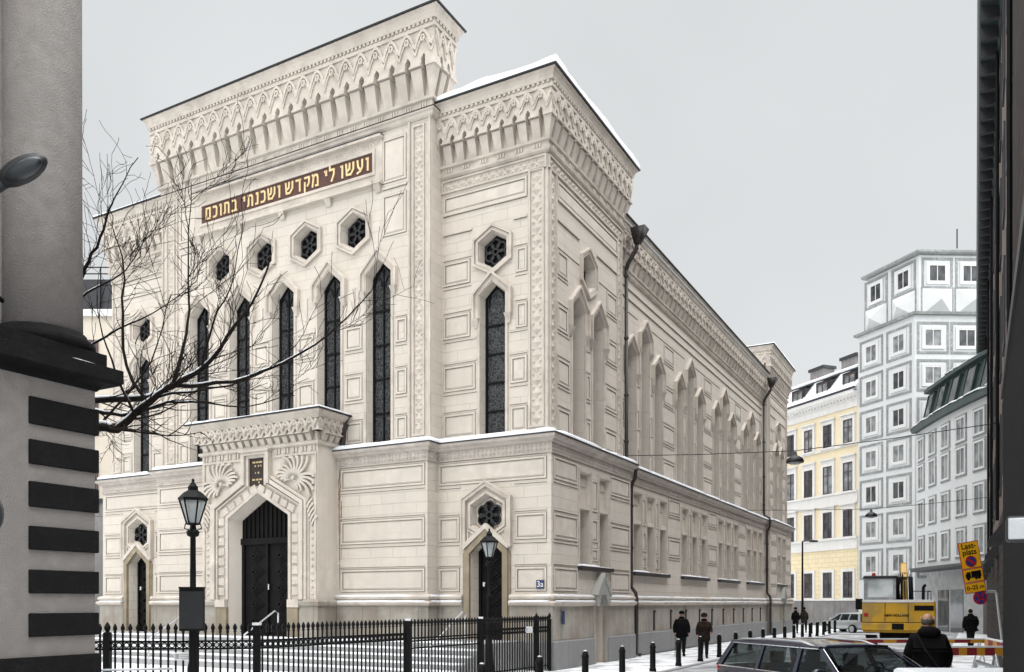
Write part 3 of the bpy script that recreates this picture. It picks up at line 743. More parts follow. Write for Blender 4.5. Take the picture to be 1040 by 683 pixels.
m = M(); m.bx(PX0 - .46, PX1 + .46, PY - .46, -.36, 8.545, 8.59); m.build('metal_edge', X['flash'], pc)
snow_slab('portal_snow', PX0 - .43, PX1 + .43, PY - .45, -.38, 8.59, .15, 4.4, por, .2)
# door leaves
m = M(); m.prism(pf, door_i, -.55, -.47); dr = m.build('portal_door', X['door'], por)
m = M()
m.box(pf, XM - 1.24, XM + 1.24, 4.18, 4.40, -.47, -.36); m.box(pf, XM - .07, XM + .07, .9, 4.18, -.47, -.39)
for s in (-1, 1):
    m.box(pf, XM + s * 1.16 - .06, XM + s * 1.16 + .06, .9, 4.18, -.47, -.40)
    for k in range(5):
        z = 1.45 + k * .58
        for w_, h_, d_ in ((.40, .27, .05), (.27, .18, .10), (.13, .09, .15)): m.sweep(pf, [(XM + s * .62 - w_, z), (XM + s * .62, z - h_), (XM + s * .62 + w_, z), (XM + s * .62, z + h_)], .07, -.48, -.47 + d_ * .6, True)
for k in range(11): a = XM - 1.05 + k * .21; m.box(pf, a - .02, a + .02, 4.4, 5.06 + .74 * (1 - abs(a - XM) / 1.24) - .02, -.47, -.42)
m.build('door_panels', X['door'], dr)
m = M(); m.box(pf, XM + .12, XM + .17, 2.55, 2.75, -.40, -.34); m.build('door_handle', X['chrome'], dr)

# ---- niche doors in both towers
for c in NC:
    fr = front(0)
    hex_window(fr, c, 4.92, .58, .66, .22, False, False)
    m = M(); dp = lancet(c, .52, .5, 3.78, 4.20); m.prism(fr, dp, -.46, -.40); d = m.build('side_door', X['door'], syn)
    m = M()
    for k in range(6):
        z = 1.3 + k * .44
        for w_, h_, d_ in ((.36, .24, .03), (.22, .14, .06)): m.sweep(fr, [(c - w_, z), (c, z - h_), (c + w_, z), (c, z + h_)], .06, -.41, -.39 + d_, True)
    m.sweep(fr, shrink(dp, .05), .09, -.41, -.34, True); m.build('door_panels', X['door'], d)
    m = M(); m.box(fr, c - .35, c - .29, 2.62, 2.76, -.40, -.33) ; m.build('door_bell_plate', X['white'], d)
    m = M(); m.sweep(fr, [(c - .71, .0), (c - .71, 3.72), (c, 4.36), (c + .71, 3.72), (c + .71, .0)], .19, -.02, .12); m.sweep(fr, [(c - .84, .0), (c - .84, 3.70)], .06, -.02, .07); m.sweep(fr, [(c + .84, 3.70), (c + .84, 0)], .06, -.02, .07)
    m.build('door_jambs', X['ochre'], d)
    m = M()
    m.sweep(fr, [(c - .82, 3.86), (c - .82, 5.42), (c, 5.90), (c + .82, 5.42), (c + .82, 3.86)], .11, -.02, .13)
    m.sweep(fr, [(c - .90, 3.86), (c - .90, 5.46), (c, 5.99), (c + .90, 5.46), (c + .90, 3.86)], .06, -.02, .17)
    m.sweep(fr, hexa(c, 4.92, .64, .73), .09, -.02, .06, True)
    m.sweep(fr, [(c - .86, 3.86), (c, 4.55), (c + .86, 3.86)], .14, -.02, .16)
    m.sweep(fr, [(c - .74, 4.50), (c, 4.10 + .08)][:2], .06, -.02, .05) if 0 else None
    for s in (-1, 1): m.sweep(fr, [(c + s * .70, 4.46), (c + s * .40, 4.28), (c + s * .70, 4.08)], .05, -.02, .06, True)
    m.build('niche_frame', X['trim'], d)
# stone doorways on the street side
for c in (3.66, 35.4):
    fr = side(0)
    m = M(); m.prism(fr, lancet(c, .40, .0, 2.23, 2.58), -.34, -.28); sd = m.build('blocked_doorway', X['granite'], syn)
    m = M(); m.prism(fr, [(c - .58, 1.98), (c - .40, 1.98), (c - .22, 2.36), (c + .22, 2.36), (c + .40, 1.98), (c + .58, 1.98), (c + .58, 2.42), (c, 3.08), (c - .58, 2.42)], -.1, .25); m.prism(fr, [(c - .66, 2.36), (c - .56, 2.30), (c, 2.96), (c + .56, 2.30), (c + .66, 2.36), (c, 3.12)], -.1, .29); m.build('gabled_stone_hood', X['hoodstone'], sd)
    m = M()
    for s in (-1, 1): m.box(fr, c + s * .53 - .10, c + s * .53 + .10, .0, 1.98, -.05, .13)
    m.build('doorway_jambs', X['granite'], sd)
# iron clamps along the nave plinth
for k in range(11):
    c = 7.9 + k * 2.2
    m = M(); m.box(side(-.3), c - .04, c + .04, .95, 1.72, .06, .14); m.blob((-.3 + .12, c, 1.72), .07, 6, 4); m.build('iron_clamp', X['pipe'], syn)

# ---- upper storey
YU, XU = .25, -.25
ft = front(YU); st = side(XU); fc = front(-.35); sn = side(-.55)
TWR = (XC1, XU); TWL = (XL + .25, XC0)
def tower_front(a0, a1):
    c = (a0 + a1) / 2
    H = [lancet_window(ft, c, .47, ZC + .1, 12.08, 12.48, .28, .05, 1, 5, 11.35), hex_window(ft, c, 13.52, .52, .62, .26)]
    m = M(); m.wall(ft, a0, a1, ZC - .1, 18.3, H); m.build('tower_front_wall', X['ashlar'], syn)
    B = [(c, .72, 11.0, 12.95), (c, .52, 7, 12.6), (c, .68, 12.7, 14.35)]
    inner = a1 if a1 > XM else a0
    lo, hi = (a0 + .08, a1 - .72) if a1 > XM else (a0 + .72, a1 - .08)
    panels(ft, lo, hi, UP_ROWS, B, (14.35, 15.0)); m = M(); relief_panel(m, ft, lo, hi, 15.02, 15.62); m.build('relief_panels', X['plain'], syn)
    m = M()
    s0, s1 = (a1 - .62, a1 - .14) if a1 > XM else (a0 + .14, a0 + .62)
    diamond_strip(m, ft, s0, s1, ZC + .35, 15.72)
    diamond_strip(m, ft, a0 + .05, a1 - .05, 15.75, 16.12, False); m.build('diamond_band', X['trim'], syn)
tower_front(*TWR); tower_front(*TWL)
def tower_side(fr, b0, b1, first):
    cs = (b0 + 2.3, b0 + 4.0) if first else (b0 + 2.4, b0 + 4.1); cm = sum(cs) / 2
    H = [lancet_window(fr, c, .5, ZC + .1, 11.95, 12.4, .5, .04, 1, 5) for c in cs] + [hex_window(fr, cm, 13.45, .5, .68, .35)]
    m = M(); m.wall(fr, b0, b1, ZC - .1, 18.3, H); m.build('tower_side_wall', X['ashlar'], syn)
    for c in cs: hood(fr, c, .5, 11.95, 12.4, 11.2, syn, .9)
    B = [(c, .7, 11, 12.9) for c in cs] + [(c, .54, 7, 12.5) for c in cs] + [(cm, .66, 12.6, 14.35)]
    panels(fr, b0 + .7, b1 - .55, UP_ROWS, B, (14.35, 15.0))
    m = M(); relief_panel(m, fr, b0 + .7, b1 - .5, 15.02, 15.62); m.build('relief_panels', X['plain'], syn)
    m = M(); diamond_strip(m, fr, b0 + .14, b0 + .56, ZC + .35, 15.72); diamond_strip(m, fr, b1 - .5, b1 - .12, ZC + .35, 15.72); diamond_strip(m, fr, b0 + .05, b1 - .05, 15.75, 16.12, False)
    m.build('diamond_band', X['trim'], syn)
tower_side(st, YU, YT - .25, True); tower_side(st, YN + .25, YE - .25, False)
def shell(name, x0, x1, y0, y1, z0, z1, skip):
    m = M()
    if 'S' not in skip: m.quad((x0, y0, z0), (x1, y0, z0), (x1, y0, z1), (x0, y0, z1))
    if 'E' not in skip: m.quad((x1, y0, z0), (x1, y1, z0), (x1, y1, z1), (x1, y0, z1))
    if 'N' not in skip: m.quad((x1, y1, z0), (x0, y1, z0), (x0, y1, z1), (x1, y1, z1))
    if 'W' not in skip: m.quad((x0, y1, z0), (x0, y0, z0), (x0, y0, z1), (x0, y1, z1))
    m.quad((x0, y0, z1), (x1, y0, z1), (x1, y1, z1), (x0, y1, z1)); return m.build(name, X['ashlar'], syn)
shell('tower_block', XC1, XU, YU, YT - .25, ZC - .1, 18.3, 'SE'); shell('tower_block', XL + .25, XC0, YU, YT - .25, ZC - .1, 18.3, 'S')
shell('tower_block', XC1, XU, YN + .25, YE - .25, ZC - .1, 18.3, 'E'); shell('tower_block', XL + .25, XC0, YN + .25, YE - .25, ZC - .1, 18.3, '')
def tower_crown(x0, x1, y0, y1, faces, snow):
    zf, zc, zs, zp, zt, D = 16.62, 17.20, 17.50, 18.02, 18.52, .27
    sq = [(x0, y0), (x1, y0), (x1, y1), (x0, y1)]
    m = M(); m.plan(sq, [(-.1, 16.18), (.05, 16.18), (.12, 16.24), (.14, 16.31), (.06, 16.33), (.06, 16.50), (.13, 16.53), (.15, 16.60), (-.1, 16.64)], True)
    for fr, a0, a1 in ((front(y0), x0, x1), (side(x1), y0, y1)):
        k = int((a1 - a0) / .62)
        for j in range(k):
            for s in (-.1, 0, .1): m.box(fr, a0 + (a1 - a0) * (j + .5) / k + s - .025, a0 + (a1 - a0) * (j + .5) / k + s + .025, 16.36, 16.49, 0, .10)
    m.build('string_course', X['trim'], syn)
    FR = {'S': (front(y0), x0, x1), 'E': (side(x1), y0, y1), 'N': (Fr((0, y1, 0), (-1, 0, 0), (0, 1, 0)), -x1, -x0), 'W': (Fr((x0, 0, 0), (0, -1, 0), (-1, 0, 0)), -y1, -y0)}
    for f in faces:
        fr, a0, a1 = FR[f]; n = max(4, round((a1 - a0 - .2) / .475))
        corbel_table(fr, a0, a1, n, zf, zc, zs, zp, D, D - (.006 if f in 'EW' else 0), D - (.006 if f in 'SN' else 0))
    m = M()
    for cx_, cy_, sx, sy in ((x0, y0, -1, -1), (x1, y0, 1, -1), (x1, y1, 1, 1), (x0, y1, -1, 1)): corner_corbel(m, cx_, cy_, sx, sy, zf, zc, zc + .1, D - .01)
    m.build('corner_corbel', X['trim'], syn)
    crown(sq, zp, zt, D, True)
    m = M(); m.bx(x0 - .2, x1 + .2, y0 - .2, y1 + .2, 18.2, zt + .07); m.build('tower_roof', X['flash'], syn)
    if snow: snow_slab('roof_snow', x0 - D - .25, x1 + D + .27, y0 - D - .25, y1 + D + .26, zt + .06, snow, x0 * 1.7 + y0, syn, .3)
tower_crown(XC1 + .02, XU, YU, YT - .25, 'SE', .52)
tower_crown(XL + .25, XC0 - .02, YU, YT - .25, 'SW', .14)
tower_crown(XC1 + .02, XU, YN + .25, YE - .25, 'SE', .14)
tower_crown(XL + .25, XC0 - .02, YN + .25, YE - .25, 'W', .14)
# central frontispiece
WC = [XM + (k - 2) * 2.17 for k in range(5)]; HC = [XM + (k - 1.5) * 2.17 for k in range(4)]
H = [lancet_window(fc, c, .52, ZC + .12, 13.30, 13.80, .30, .06, 2, 5, 12.75) for c in WC] + [hex_window(fc, c, 14.98, .54, .64, .27) for c in HC]
m = M(); m.wall(fc, XC0, XC1, ZC - .1, 21.0, H); m.build('central_front_wall', X['ashlar'], syn)
shell('central_block', XC0, XC1, -.35, .28, ZC - .1, 21.0, 'S')
CB = [(c, .8, 12.3, 14.35) for c in WC] + [(c, .58, 7, 14) for c in WC] + [(c, .72, 14.1, 15.85) for c in HC] + [(XM, 4.4, 16.0, 17.95)]
panels(fc, XC0 + 1.0, XC1 - 1.0, [(7.6, 8.35), (9.1, 9.95), (10.85, 11.65)], CB, (16.12,))
m = M()
for a0, a1 in ((XC0 + 1.02, XM - 4.5), (XM + 4.5, XC1 - 1.02)):
    for z0, z1 in ((14.5, 15.9), (16.3, 17.8)): relief_panel(m, fc, a0, a1, z0, z1)
for c in HC:  # slim drops between the windows
    m.box(fc, c - .06, c + .06, 12.2, 13.0, -.02, .04)
m.build('relief_panels', X['plain'], syn)
m = M()
for a in (XC0 + .30, XC1 - .72): diamond_strip(m, fc, a, a + .42, ZC + .35, 17.9)
for a in (XC0 + .03, XC0 + .86, XC1 - .90, XC1 - .08): m.box(fc, a, a + .06, ZC + .2, 18.1, -.02, .07)
m.build('diamond_band', X['trim'], syn)
# inscription
TA0, TA1, TZ0, TZ1 = XM - 4.18, XM + 4.12, 16.78, 17.46
m = M(); m.box(fc, TA0, TA1, TZ0, TZ1, -.02, .05); ib = m.build('inscription_board', X['brown'], syn)
heb = '\u05d5\u05e2\u05e9\u05d5 \u05dc\u05d9 \u05de\u05e7\u05d3\u05e9 \u05d5\u05e9\u05db\u05e0\u05ea\u05d9 \u05d1\u05ea\u05d5\u05db\u05dd'[::-1]
GL = {  # square script letters as strokes in a unit-high cell
 '\u05d5': [[(0, .9), (.2, .9)], [(.2, .98), (.2, 0)]],
 '\u05e2': [[(.55, 1), (.55, .42), (.36, .14), (0, 0)], [(.06, 1), (.12, .5), (.38, .2)]],
 '\u05e9': [[(.02, 1), (.1, .14), (.5, .12), (.78, .45), (.78, 1)], [(.40, 1), (.38, .55), (.10, .38)]],
 '\u05dc': [[(.04, 1.36), (.04, .9), (.46, .9), (.46, .52), (.2, 0)]],
 '\u05d9': [[(0, .9), (.2, .9)], [(.2, .98), (.2, .56)]],
 '\u05de': [[(0, 1), (.14, .74), (.02, 0)], [(.12, .72), (.3, .92), (.52, .88), (.6, .62), (.6, .08), (.32, .08)]],
 '\u05e7': [[(0, .9), (.52, .9), (.52, .46), (.32, .2)], [(.06, .6), (.06, -.3)]],
 '\u05d3': [[(0, .9), (.6, .9)], [(.46, .95), (.46, 0)]],
 '\u05db': [[(0, .9), (.38, .9), (.48, .76), (.48, .22), (.38, .08), (0, .08)]],
 '\u05e0': [[(.06, .9), (.28, .9), (.28, .08), (0, .08)]],
 '\u05ea': [[(.05, .9), (.5, .9), (.6, .76), (.6, 0)], [(.15, .9), (.15, .15), (0, .06)]],
 '\u05d1': [[(.05, .9), (.42, .9), (.5, .76), (.5, .08)], [(0, .08), (.66, .08)]],
 '\u05dd': [[(.02, .92), (.56, .92), (.56, .08), (.1, .08), (.1, .9)]],
}
lay = []; x = 0
for ch in heb:
    if ch == ' ': x += .34; continue
    w_ = max(p[0] for st_k in GL[ch] for p in st_k); lay.append((ch, x)); x += w_ + .36
tot = x - .36; kx = (TA1 - TA0 - .42) / tot; kz = .46
for ch, x in lay:
    m = M()
    for st_k in GL[ch]: m.sweep(fc, [(TA0 + .22 + (x + a) * kx, TZ0 + .11 + z * kz) for a, z in st_k], .070, .04, .085)
    m.build('gilded_letter', X['gold'], ib)
m = M(); m.sweep(fc, [(TA0 - .05, TZ0 - .05), (TA1 + .05, TZ0 - .05), (TA1 + .05, TZ1 + .05), (TA0 - .05, TZ1 + .05)], .1, -.02, .09, True)
m.sweep(fc, [(TA0 - .24, TZ0 - .24), (TA1 + .24, TZ0 - .24), (TA1 + .24, TZ1 + .26), (TA0 - .24, TZ1 + .26)], .3, -.02, .05, True)
m.box(fc, TA0 - .42, TA1 + .42, TZ1 + .41, TZ1 + .50, -.02, .22); m.box(fc, TA0 - .42, TA1 + .42, TZ0 - .47, TZ0 - .39, -.02, .20)
for c in [XM + (k - 2) * 2.17 for k in range(5)]: m.hexa([fc.p(c - .1, TZ0 - .72, -.02), fc.p(c + .1, TZ0 - .72, -.02), fc.p(c + .1, TZ0 - .72, .06), fc.p(c - .1, TZ0 - .72, .06), fc.p(c - .14, TZ0 - .47, -.02), fc.p(c + .14, TZ0 - .47, -.02), fc.p(c + .14, TZ0 - .47, .18), fc.p(c - .14, TZ0 - .47, .18)])
for k in range(64):
    a = TA0 - .2 + (TA1 - TA0 + .4) * k / 63; m.pyramid(fc, a, TZ1 + .26, .055, .07, .051, .085)
m.build('inscription_frame', X['trim'], ib)
m = M(); m.box(fc, TA0 - .43, TA1 + .43, TZ1 + .502, TZ1 + .52, -.02, .24); m.build('metal_edge', X['flash'], ib)
CQ = [(XC0, -.35), (XC1, -.35), (XC1, .28), (XC0, .28)]
m = M(); m.plan(CQ, [(-.1, 18.08), (.04, 18.08), (.10, 18.14), (.12, 18.22), (.18, 18.26), (.18, 18.31), (.05, 18.34), (.05, 18.60), (.13, 18.64), (.15, 18.72), (-.1, 18.76)], True)
for j in range(22):
    for s in (-.1, 0, .1): m.box(fc, XC0 + 13 * (j + .5) / 22 + s - .025, XC0 + 13 * (j + .5) / 22 + s + .025, 18.40, 18.58, 0, .09)
m.build('string_course', X['trim'], syn)
m = M(); m.plan(CQ, [(0, 18.313), (.2, 18.313), (.2, 18.335), (0, 18.35)], True); m.build('metal_edge', X['flash'], syn)
D = .32
corbel_table(fc, XC0, XC1, 20, 18.75, 19.60, 20.02, 20.78, D, D, D - .006)
corbel_table(side(XC1), -.35, .28, 1, 18.75, 19.60, 20.02, 20.78, D, D - .006, D - .006)
corbel_table(Fr((XC0, 0, 0), (0, -1, 0), (-1, 0, 0)), -.28, .35, 1, 18.75, 19.60, 20.02, 20.78, D, D - .006, D - .006)
m = M()
for a, sx in ((XC0, -1), (XC1, 1)): corner_corbel(m, a, -.35, sx, -1, 18.75, 19.58, 19.72, D - .01); corner_corbel(m, a, .28, sx, 1, 18.75, 19.58, 19.72, D - .01)
m.build('corner_corbel', X['trim'], syn)
crown(CQ, 20.78, 21.36, D, True)
m = M(); m.bx(XC0 - .3, XC1 + .3, -.6, .5, 20.9, 21.42); m.build('parapet_top', X['flash'], syn)
snow_slab('roof_snow', XC0 - D - .2, XC1 + D + .2, -.35 - D - .22, .28 + D + .2, 21.41, .06, 9.1, syn, .25)
# nave
H = []; NB = []
for c in NG:
    for o_, zs, za in ((-1.62, 12.05, 12.45), (0, 13.0, 13.45), (1.62, 12.05, 12.45)):
        H.append(lancet_window(sn, c + o_, .52, ZC + .1, zs, za, .5, .04, 1, 5))
        NB += [(c + o_, .72, zs - .8, za + .5), (c + o_, .56, 7, za)]
    NB.append((c, 2.2, 7, 12.0))
m = M(); m.wall(sn, YT - .25, YN + .25, ZC - .1, 16.3, H); m.build('nave_side_wall', X['ashlar'], syn)
for c in NG:
    for o_, zs, za in ((-1.62, 12.05, 12.45), (0, 13.0, 13.45), (1.62, 12.05, 12.45)): hood(sn, c + o_, .52, zs, za, zs - .75 if o_ else 12.5, syn, .85)
panels(sn, YT + .15, YN - .1, UP_ROWS[:3] + [(12.75, 13.5)], NB, (14.1, 14.5))
pm = M()
for c in NG:
    for s in (-.81, .81):
        for z0, z1 in UP_ROWS[:3]: relief_panel(pm, sn, c + s - .17, c + s + .17, z0, z1)
pm.build('mullion_panels', X['plain'], syn)
m = M(); m.plan([(-.55, YT - .2), (-.55, YN + .2)], [(-.1, 14.86), (.05, 14.86), (.10, 14.92), (.12, 14.98), (.05, 15.0), (.05, 15.10), (.11, 15.12), (.12, 15.18), (-.1, 15.2)]); m.build('string_course', X['trim'], syn)
corbel_table(sn, YT - .2, YN + .2, 44, 15.2, 15.62, 15.85, 16.28, .24, 0, 0)
crown([(-.55, YT - .22), (-.55, YN + .22)], 16.28, 16.74, .24, False)
shell('nave_block', XL + .55, -.56, 1.2, YE - .6, ZC - .1, 16.3, 'E')
m = M(); x0, x1 = XL + .3, -.15
m.add([(x1, YT - .3, 16.80), (x1, YN + .3, 16.80), ((x0 + x1) / 2, YN + .3, 19.2), ((x0 + x1) / 2, YT - .3, 19.2), (x0, YT - .3, 16.80), (x0, YN + .3, 16.80), (x1, YT - .3, 16.6), (x1, YN + .3, 16.6), (x0, YT - .3, 16.6), (x0, YN + .3, 16.6)],
      [(0, 1, 2, 3), (3, 2, 5, 4), (6, 7, 1, 0), (9, 8, 4, 5), (0, 3, 4, 8, 6), (1, 7, 9, 5, 2), (6, 8, 9, 7)])
m.build('nave_roof', X['snow'], syn)
m = M(); m.add([(-4, .5, 16.31), (-4, YT, 16.31), (-17.4, YT, 16.31), (-17.4, .5, 16.31)], [(0, 1, 2, 3)]); m.build('snowy_roof', X['snow'], syn)
SHADE_M.build('relief_shade_lines', X['joint'], syn)  # X['joint'] is the painted shade tone, not a joint material
# downpipes
for y, yb, hd in ((YT + .45, YT + .45, 16.3), (YN - .35, YN - .35, 16.2)):
    m = M()
    m.hexa([(.0, y - .12, hd - .45), (.22, y - .12, hd - .45), (.22, y + .12, hd - .45), (.0, y + .12, hd - .45), (-.1, y - .26, hd + .12), (.5, y - .26, hd + .12), (.5, y + .26, hd + .12), (-.1, y + .26, hd + .12)])
    m.tube([(.10, y, hd - .40), (.08, y, hd - .62), (-.28, y, hd - 1.15), (-.34, y, hd - 1.35)], .085, 8); dpipe = m.build('downpipe', X['pipe'], syn, True)
    m = M(); m.tube([(-.34, y, hd - 1.3), (-.34, y, 7.85), (-.30, y, 7.62), (.02, y, 7.46), (.05, y, 7.2), (.02, y, 6.9), (-.12, y, 6.62), (-.14, y, 6.4), (-.14, y, 2.7), (.05, y, 2.45), (.08, y, 2.2), (.08, y, .15), (.25, y, .08)], .075, 8)
    m.build('lower_pipe', X['pipe'], dpipe, True)
    m = M()
    for z in (15, 12.6, 10.4, 8.6): m.lathe([(.075, -.04), (.10, -.04), (.10, .04), (.075, .04)], (-.34, y, z - .3), 8)
    for z in (5.8, 4.2): m.lathe([(.075, -.04), (.10, -.04), (.10, .04), (.075, .04)], (-.14, y, z), 8)
    m.build('pipe_bracket', X['pipe'], dpipe)
m = M(); m.tube([(PX1 + .16, -.46, 8.4), (PX1 + .16, -.46, 7.8), (PX1 + .10, -.5, 7.4)], .09, 8); m.lathe([(.1, 0), (.2, .25), (.2, .3)], (PX1 + .16, -.5, 8.0), 8); m.build('portal_spout', X['pipe'], syn)
rs_ = random.Random(8); m = M(); fr = front(-.6)
for x0, w0_, z1_, z0_ in ((PX1 + .12, .035, 6.7, 2.5), (PX1 + .20, .02, 5.6, 3.6), (PX1 + .07, .018, 6.4, 4.4)):
    n = 22; Lp = []; Rp = []
    for k in range(n + 1):
        z = z1_ + (z0_ - z1_) * k / n; ww = w0_ * (1 - .6 * k / n) * rs_.uniform(.6, 1.3); c = x0 + rs_.gauss(0, .006)
        Lp.append((c - ww, z)); Rp.append((c + ww, z))
    for k in range(n): m.quad(fr.p(*Lp[k + 1], .006), fr.p(*Rp[k + 1], .006), fr.p(*Rp[k], .006), fr.p(*Lp[k], .006))
m.build('rust_streak', X['rust'], syn)
def number_plate(fr, a, z, w, h, txt, label):
    m = M(); m.box(Fr((0, 0, 0), fr.A, fr.N), -w / 2, w / 2, -h / 2, h / 2, 0, .012)
    p = Vector(fr.p(a, z, .052)); o = m.build('number_plate', X['blue']); o.location = C + LX * p.x + LY * p.y + Vector((0, 0, p.z)); o.rotation_euler = (0, 0, TH)
    tag(o, label, 'number plate')
    if txt:
        t = text('plate_digits', txt, h * .95, X['white'], o, fmtx(Fr((0, 0, 0), fr.A, fr.N), 0, 0, .015), .002)
number_plate(front(0), -.36 + .0, 2.66, .27, .27, '3a', 'square blue house number plate on the cream corner, above the snowy plinth')
number_plate(side(.09), .55, 1.62, .20, .42, '', 'upright dark blue plate on the stone plinth just round the corner')

# ------------------------------------------------------------------ ground, pavement, steps
def slab(name, pts, z0, z1, m_, kind='structure'):
    m = M(); n = len(pts)
    P = [(p[0], p[1], z0) for p in pts] + [(p[0], p[1], z1) for p in pts]
    m.add(P, [tuple(range(n, 2 * n)), tuple(range(n - 1, -1, -1))] + [(i, (i + 1) % n, n + (i + 1) % n, n + i) for i in range(n)])
    o = m.build(name, m_); tag(o, kind=kind); return o
m = M(); m.add([(-700, -300, -.05), (700, -300, -.05), (700, 1500, -.05), (-700, 1500, -.05)], [(0, 1, 2, 3)]); tag(m.build('ground', X['slush']), kind='structure')
slab('road', [W(3.2, -60), W(10.3, -60), W(10.3, 120), W(3.2, 120)], -.2, -.042, X['asphalt'])
slab('pavement', [W(-.02, -26), W(3.0, -26), W(3.0, 60), W(-.02, 60)], -.3, .0, X['pave'])
slab('kerb', [W(3.0, -26), W(3.2, -26), W(3.2, 60), W(3.0, 60)], -.3, -.004, X['kerb'])
slab('forecourt', [W(-24, -14), W(-.02, -14), W(-.02, .5), W(-24, .5)], -.3, -.004, X['snow'])
slab('far_pavement', [W(10.5, -26), W(14, -26), W(14, 60), W(10.5, 60)], -.3, .0, X['pave'])
slab('far_kerb', [W(10.3, -26), W(10.5, -26), W(10.5, 60), W(10.3, 60)], -.3, -.004, X['kerb'])
# steps run the length of the front
st_ = empty('stone_steps', W(-10.5, -1.6), TH, 'long flight of snow dusted granite steps below the synagogue doors', 'steps')
def steploc(x, y): return (x + 10.5, y + 1.6)
NS = 5
for k in range(NS):
    z1 = .90 - k * .18; y0 = -2.75 - k * .36
    m = M(); x0, y0_ = steploc(-19.9 - k * .05, y0); x1, y1_ = steploc(-.9, -.1 if k == 0 else y0 + .36 + .02)
    m.bx(x0, x1, y0_, y1_, -.02, z1); tr = m.build('step', X['kerb'], st_)
    snow_ridge([(x0 + .05, y0_ + .3), (x1 - .05, y0_ + .3)], .0, .26, z1, .04, k * 3.7, tr, 'step_snow', -.6)
for c in (XM - 2.0, XM + 2.0, NC[0] + .85):
    m = M(); a, b = steploc(c, -2.7); m.tube([(a, b, .9), (a, b, 1.75), (a, b - .15, 1.82), (a, b - 1.7, .95), (a, b - 1.85, .85), (a, b - 1.85, .0)], .028, 8); m.build('handrail', X['galv'], st_, True)

# ------------------------------------------------------------------ iron fence
FC = [Vector((1.15, 26.0)), Vector((-4.9, 16.3)), Vector((-8.6, 15.7))]
def finial(m, x, y, z, s=1.0):
    m.lathe([(.012 * s, 0), (.03 * s, .02 * s), (.018 * s, .035 * s), (.034 * s, .07 * s), (.03 * s, .10 * s), (.006 * s, .15 * s)], (x, y, z), 6)
def fence_run(root, p, q, gate=False, top=1.52):
    t = (q - p).normalized(); Ln = (q - p).length; n = max(2, round(Ln / .135)); N = Vector((-t.y, t.x))
    m = M(); r = M()
    for k in range(1, n):
        c = p + t * Ln * k / n; m.tube([(c.x, c.y, .06), (c.x, c.y, top)], .021, 5); finial(m, c.x, c.y, top - .005, 1.25)
    for z in (.18, 1.22, 1.36) if not gate else (.2, 1.0, 1.17, 1.24):
        c = p + t * .02; d = q - t * .02; fr = Fr((c.x, c.y, 0), (t.x, t.y, 0), (N.x, N.y, 0)); r.box(fr, 0, (d - c).length, z - .018, z + .018, -.02, .02)
    if not gate:
        for k in range(n):
            c = p + t * Ln * (k + .5) / n; fr = Fr((c.x, c.y, 0), (t.x, t.y, 0), (N.x, N.y, 0)); r.sweep(fr, [(.045 * math.cos(2 * PI * i / 10), 1.29 + .045 * math.sin(2 * PI * i / 10)) for i in range(10)], .018, -.01, .01, True)
    o = m.build('gate_leaf' if gate else 'railing_panel', X['black'], root); r.build('rails', X['black'], o)
def fence_post(root, p, h=1.66, w=.06, ball=True):
    m = M(); m.bx(p.x - w, p.x + w, p.y - w, p.y + w, 0, h)
    if ball: m.lathe([(w * 1.3, 0), (w * 1.3, .03), (w * .5, .05), (w * .9, .10), (w * 1.0, .14), (w * .5, .20), (.01, .23)], (p.x, p.y, h), 10)
    o = m.build('fence_post', X['black'], root)
    if not ball: s = M(); s.bx(p.x - w - .01, p.x + w + .01, p.y - w - .01, p.y + w + .01, h + .001, h + .05); s.build('post_snow', X['snow'], o)
fen = empty('iron_fence', (0, 0, 0), 0, 'tall black iron fence with spiked finials around the snowy forecourt', 'fence')
a, b = FC[0], FC[1]
stops = [0, .06, .36, .385, .66, 1.0]
def fp(t): return a + (b - a) * t
for t0, t1, gt in ((0, .07, 0), (.07, .33, 0), (.33, .60, 1), (.60, 1.0, 0)): fence_run(fen, fp(t0), fp(t1), bool(gt))
for t, ball in ((0, True), (.07, True), (.33, False), (.60, False), (1.0, False)): fence_post(fen, fp(t), 1.66 if not ball else 1.55, .06 if not ball else .05, ball)
d = FC[2] - FC[1]
fence_run(fen, FC[1], FC[1] + d * .72); fence_run(fen, FC[1] + d * .72, FC[1] + d * .86); fence_run(fen, FC[1] + d * .86, FC[2])
for t in (.72, .86): fence_post(fen, FC[1] + d * t, 1.5, .06, True)
def notice(name, p, z, w, h, lab, rz):
    m = M(); m.bx(-w / 2, w / 2, -.008, .008, -h / 2, h / 2); o = m.build(name, X['white']); o.location = (p[0], p[1], z); o.rotation_euler = (0, 0, rz); tag(o, lab, 'notice')
    k = M()
    for i in range(3): k.bx(-w * .12, w * .40, -.011, -.009, -h * .3 + i * h * .25, -h * .3 + i * h * .25 + h * .07)
    k.bx(-w * .42, -w * .2, -.011, -.009, -h * .3, h * .3); k.build('printed_lines', X['galv'], o)
q = FC[1] + d * .36
notice('notice', (q.x, q.y - .04), 1.08, .30, .15, 'small white notice tied low on the front railings', math.atan2(-d.y, -d.x))
q = fp(.115); notice('notice', (q.x + .04, q.y - .05), 1.30, .24, .18, 'small white notice on the railings near the corner door', math.atan2(a.y - b.y, a.x - b.x) - .5)
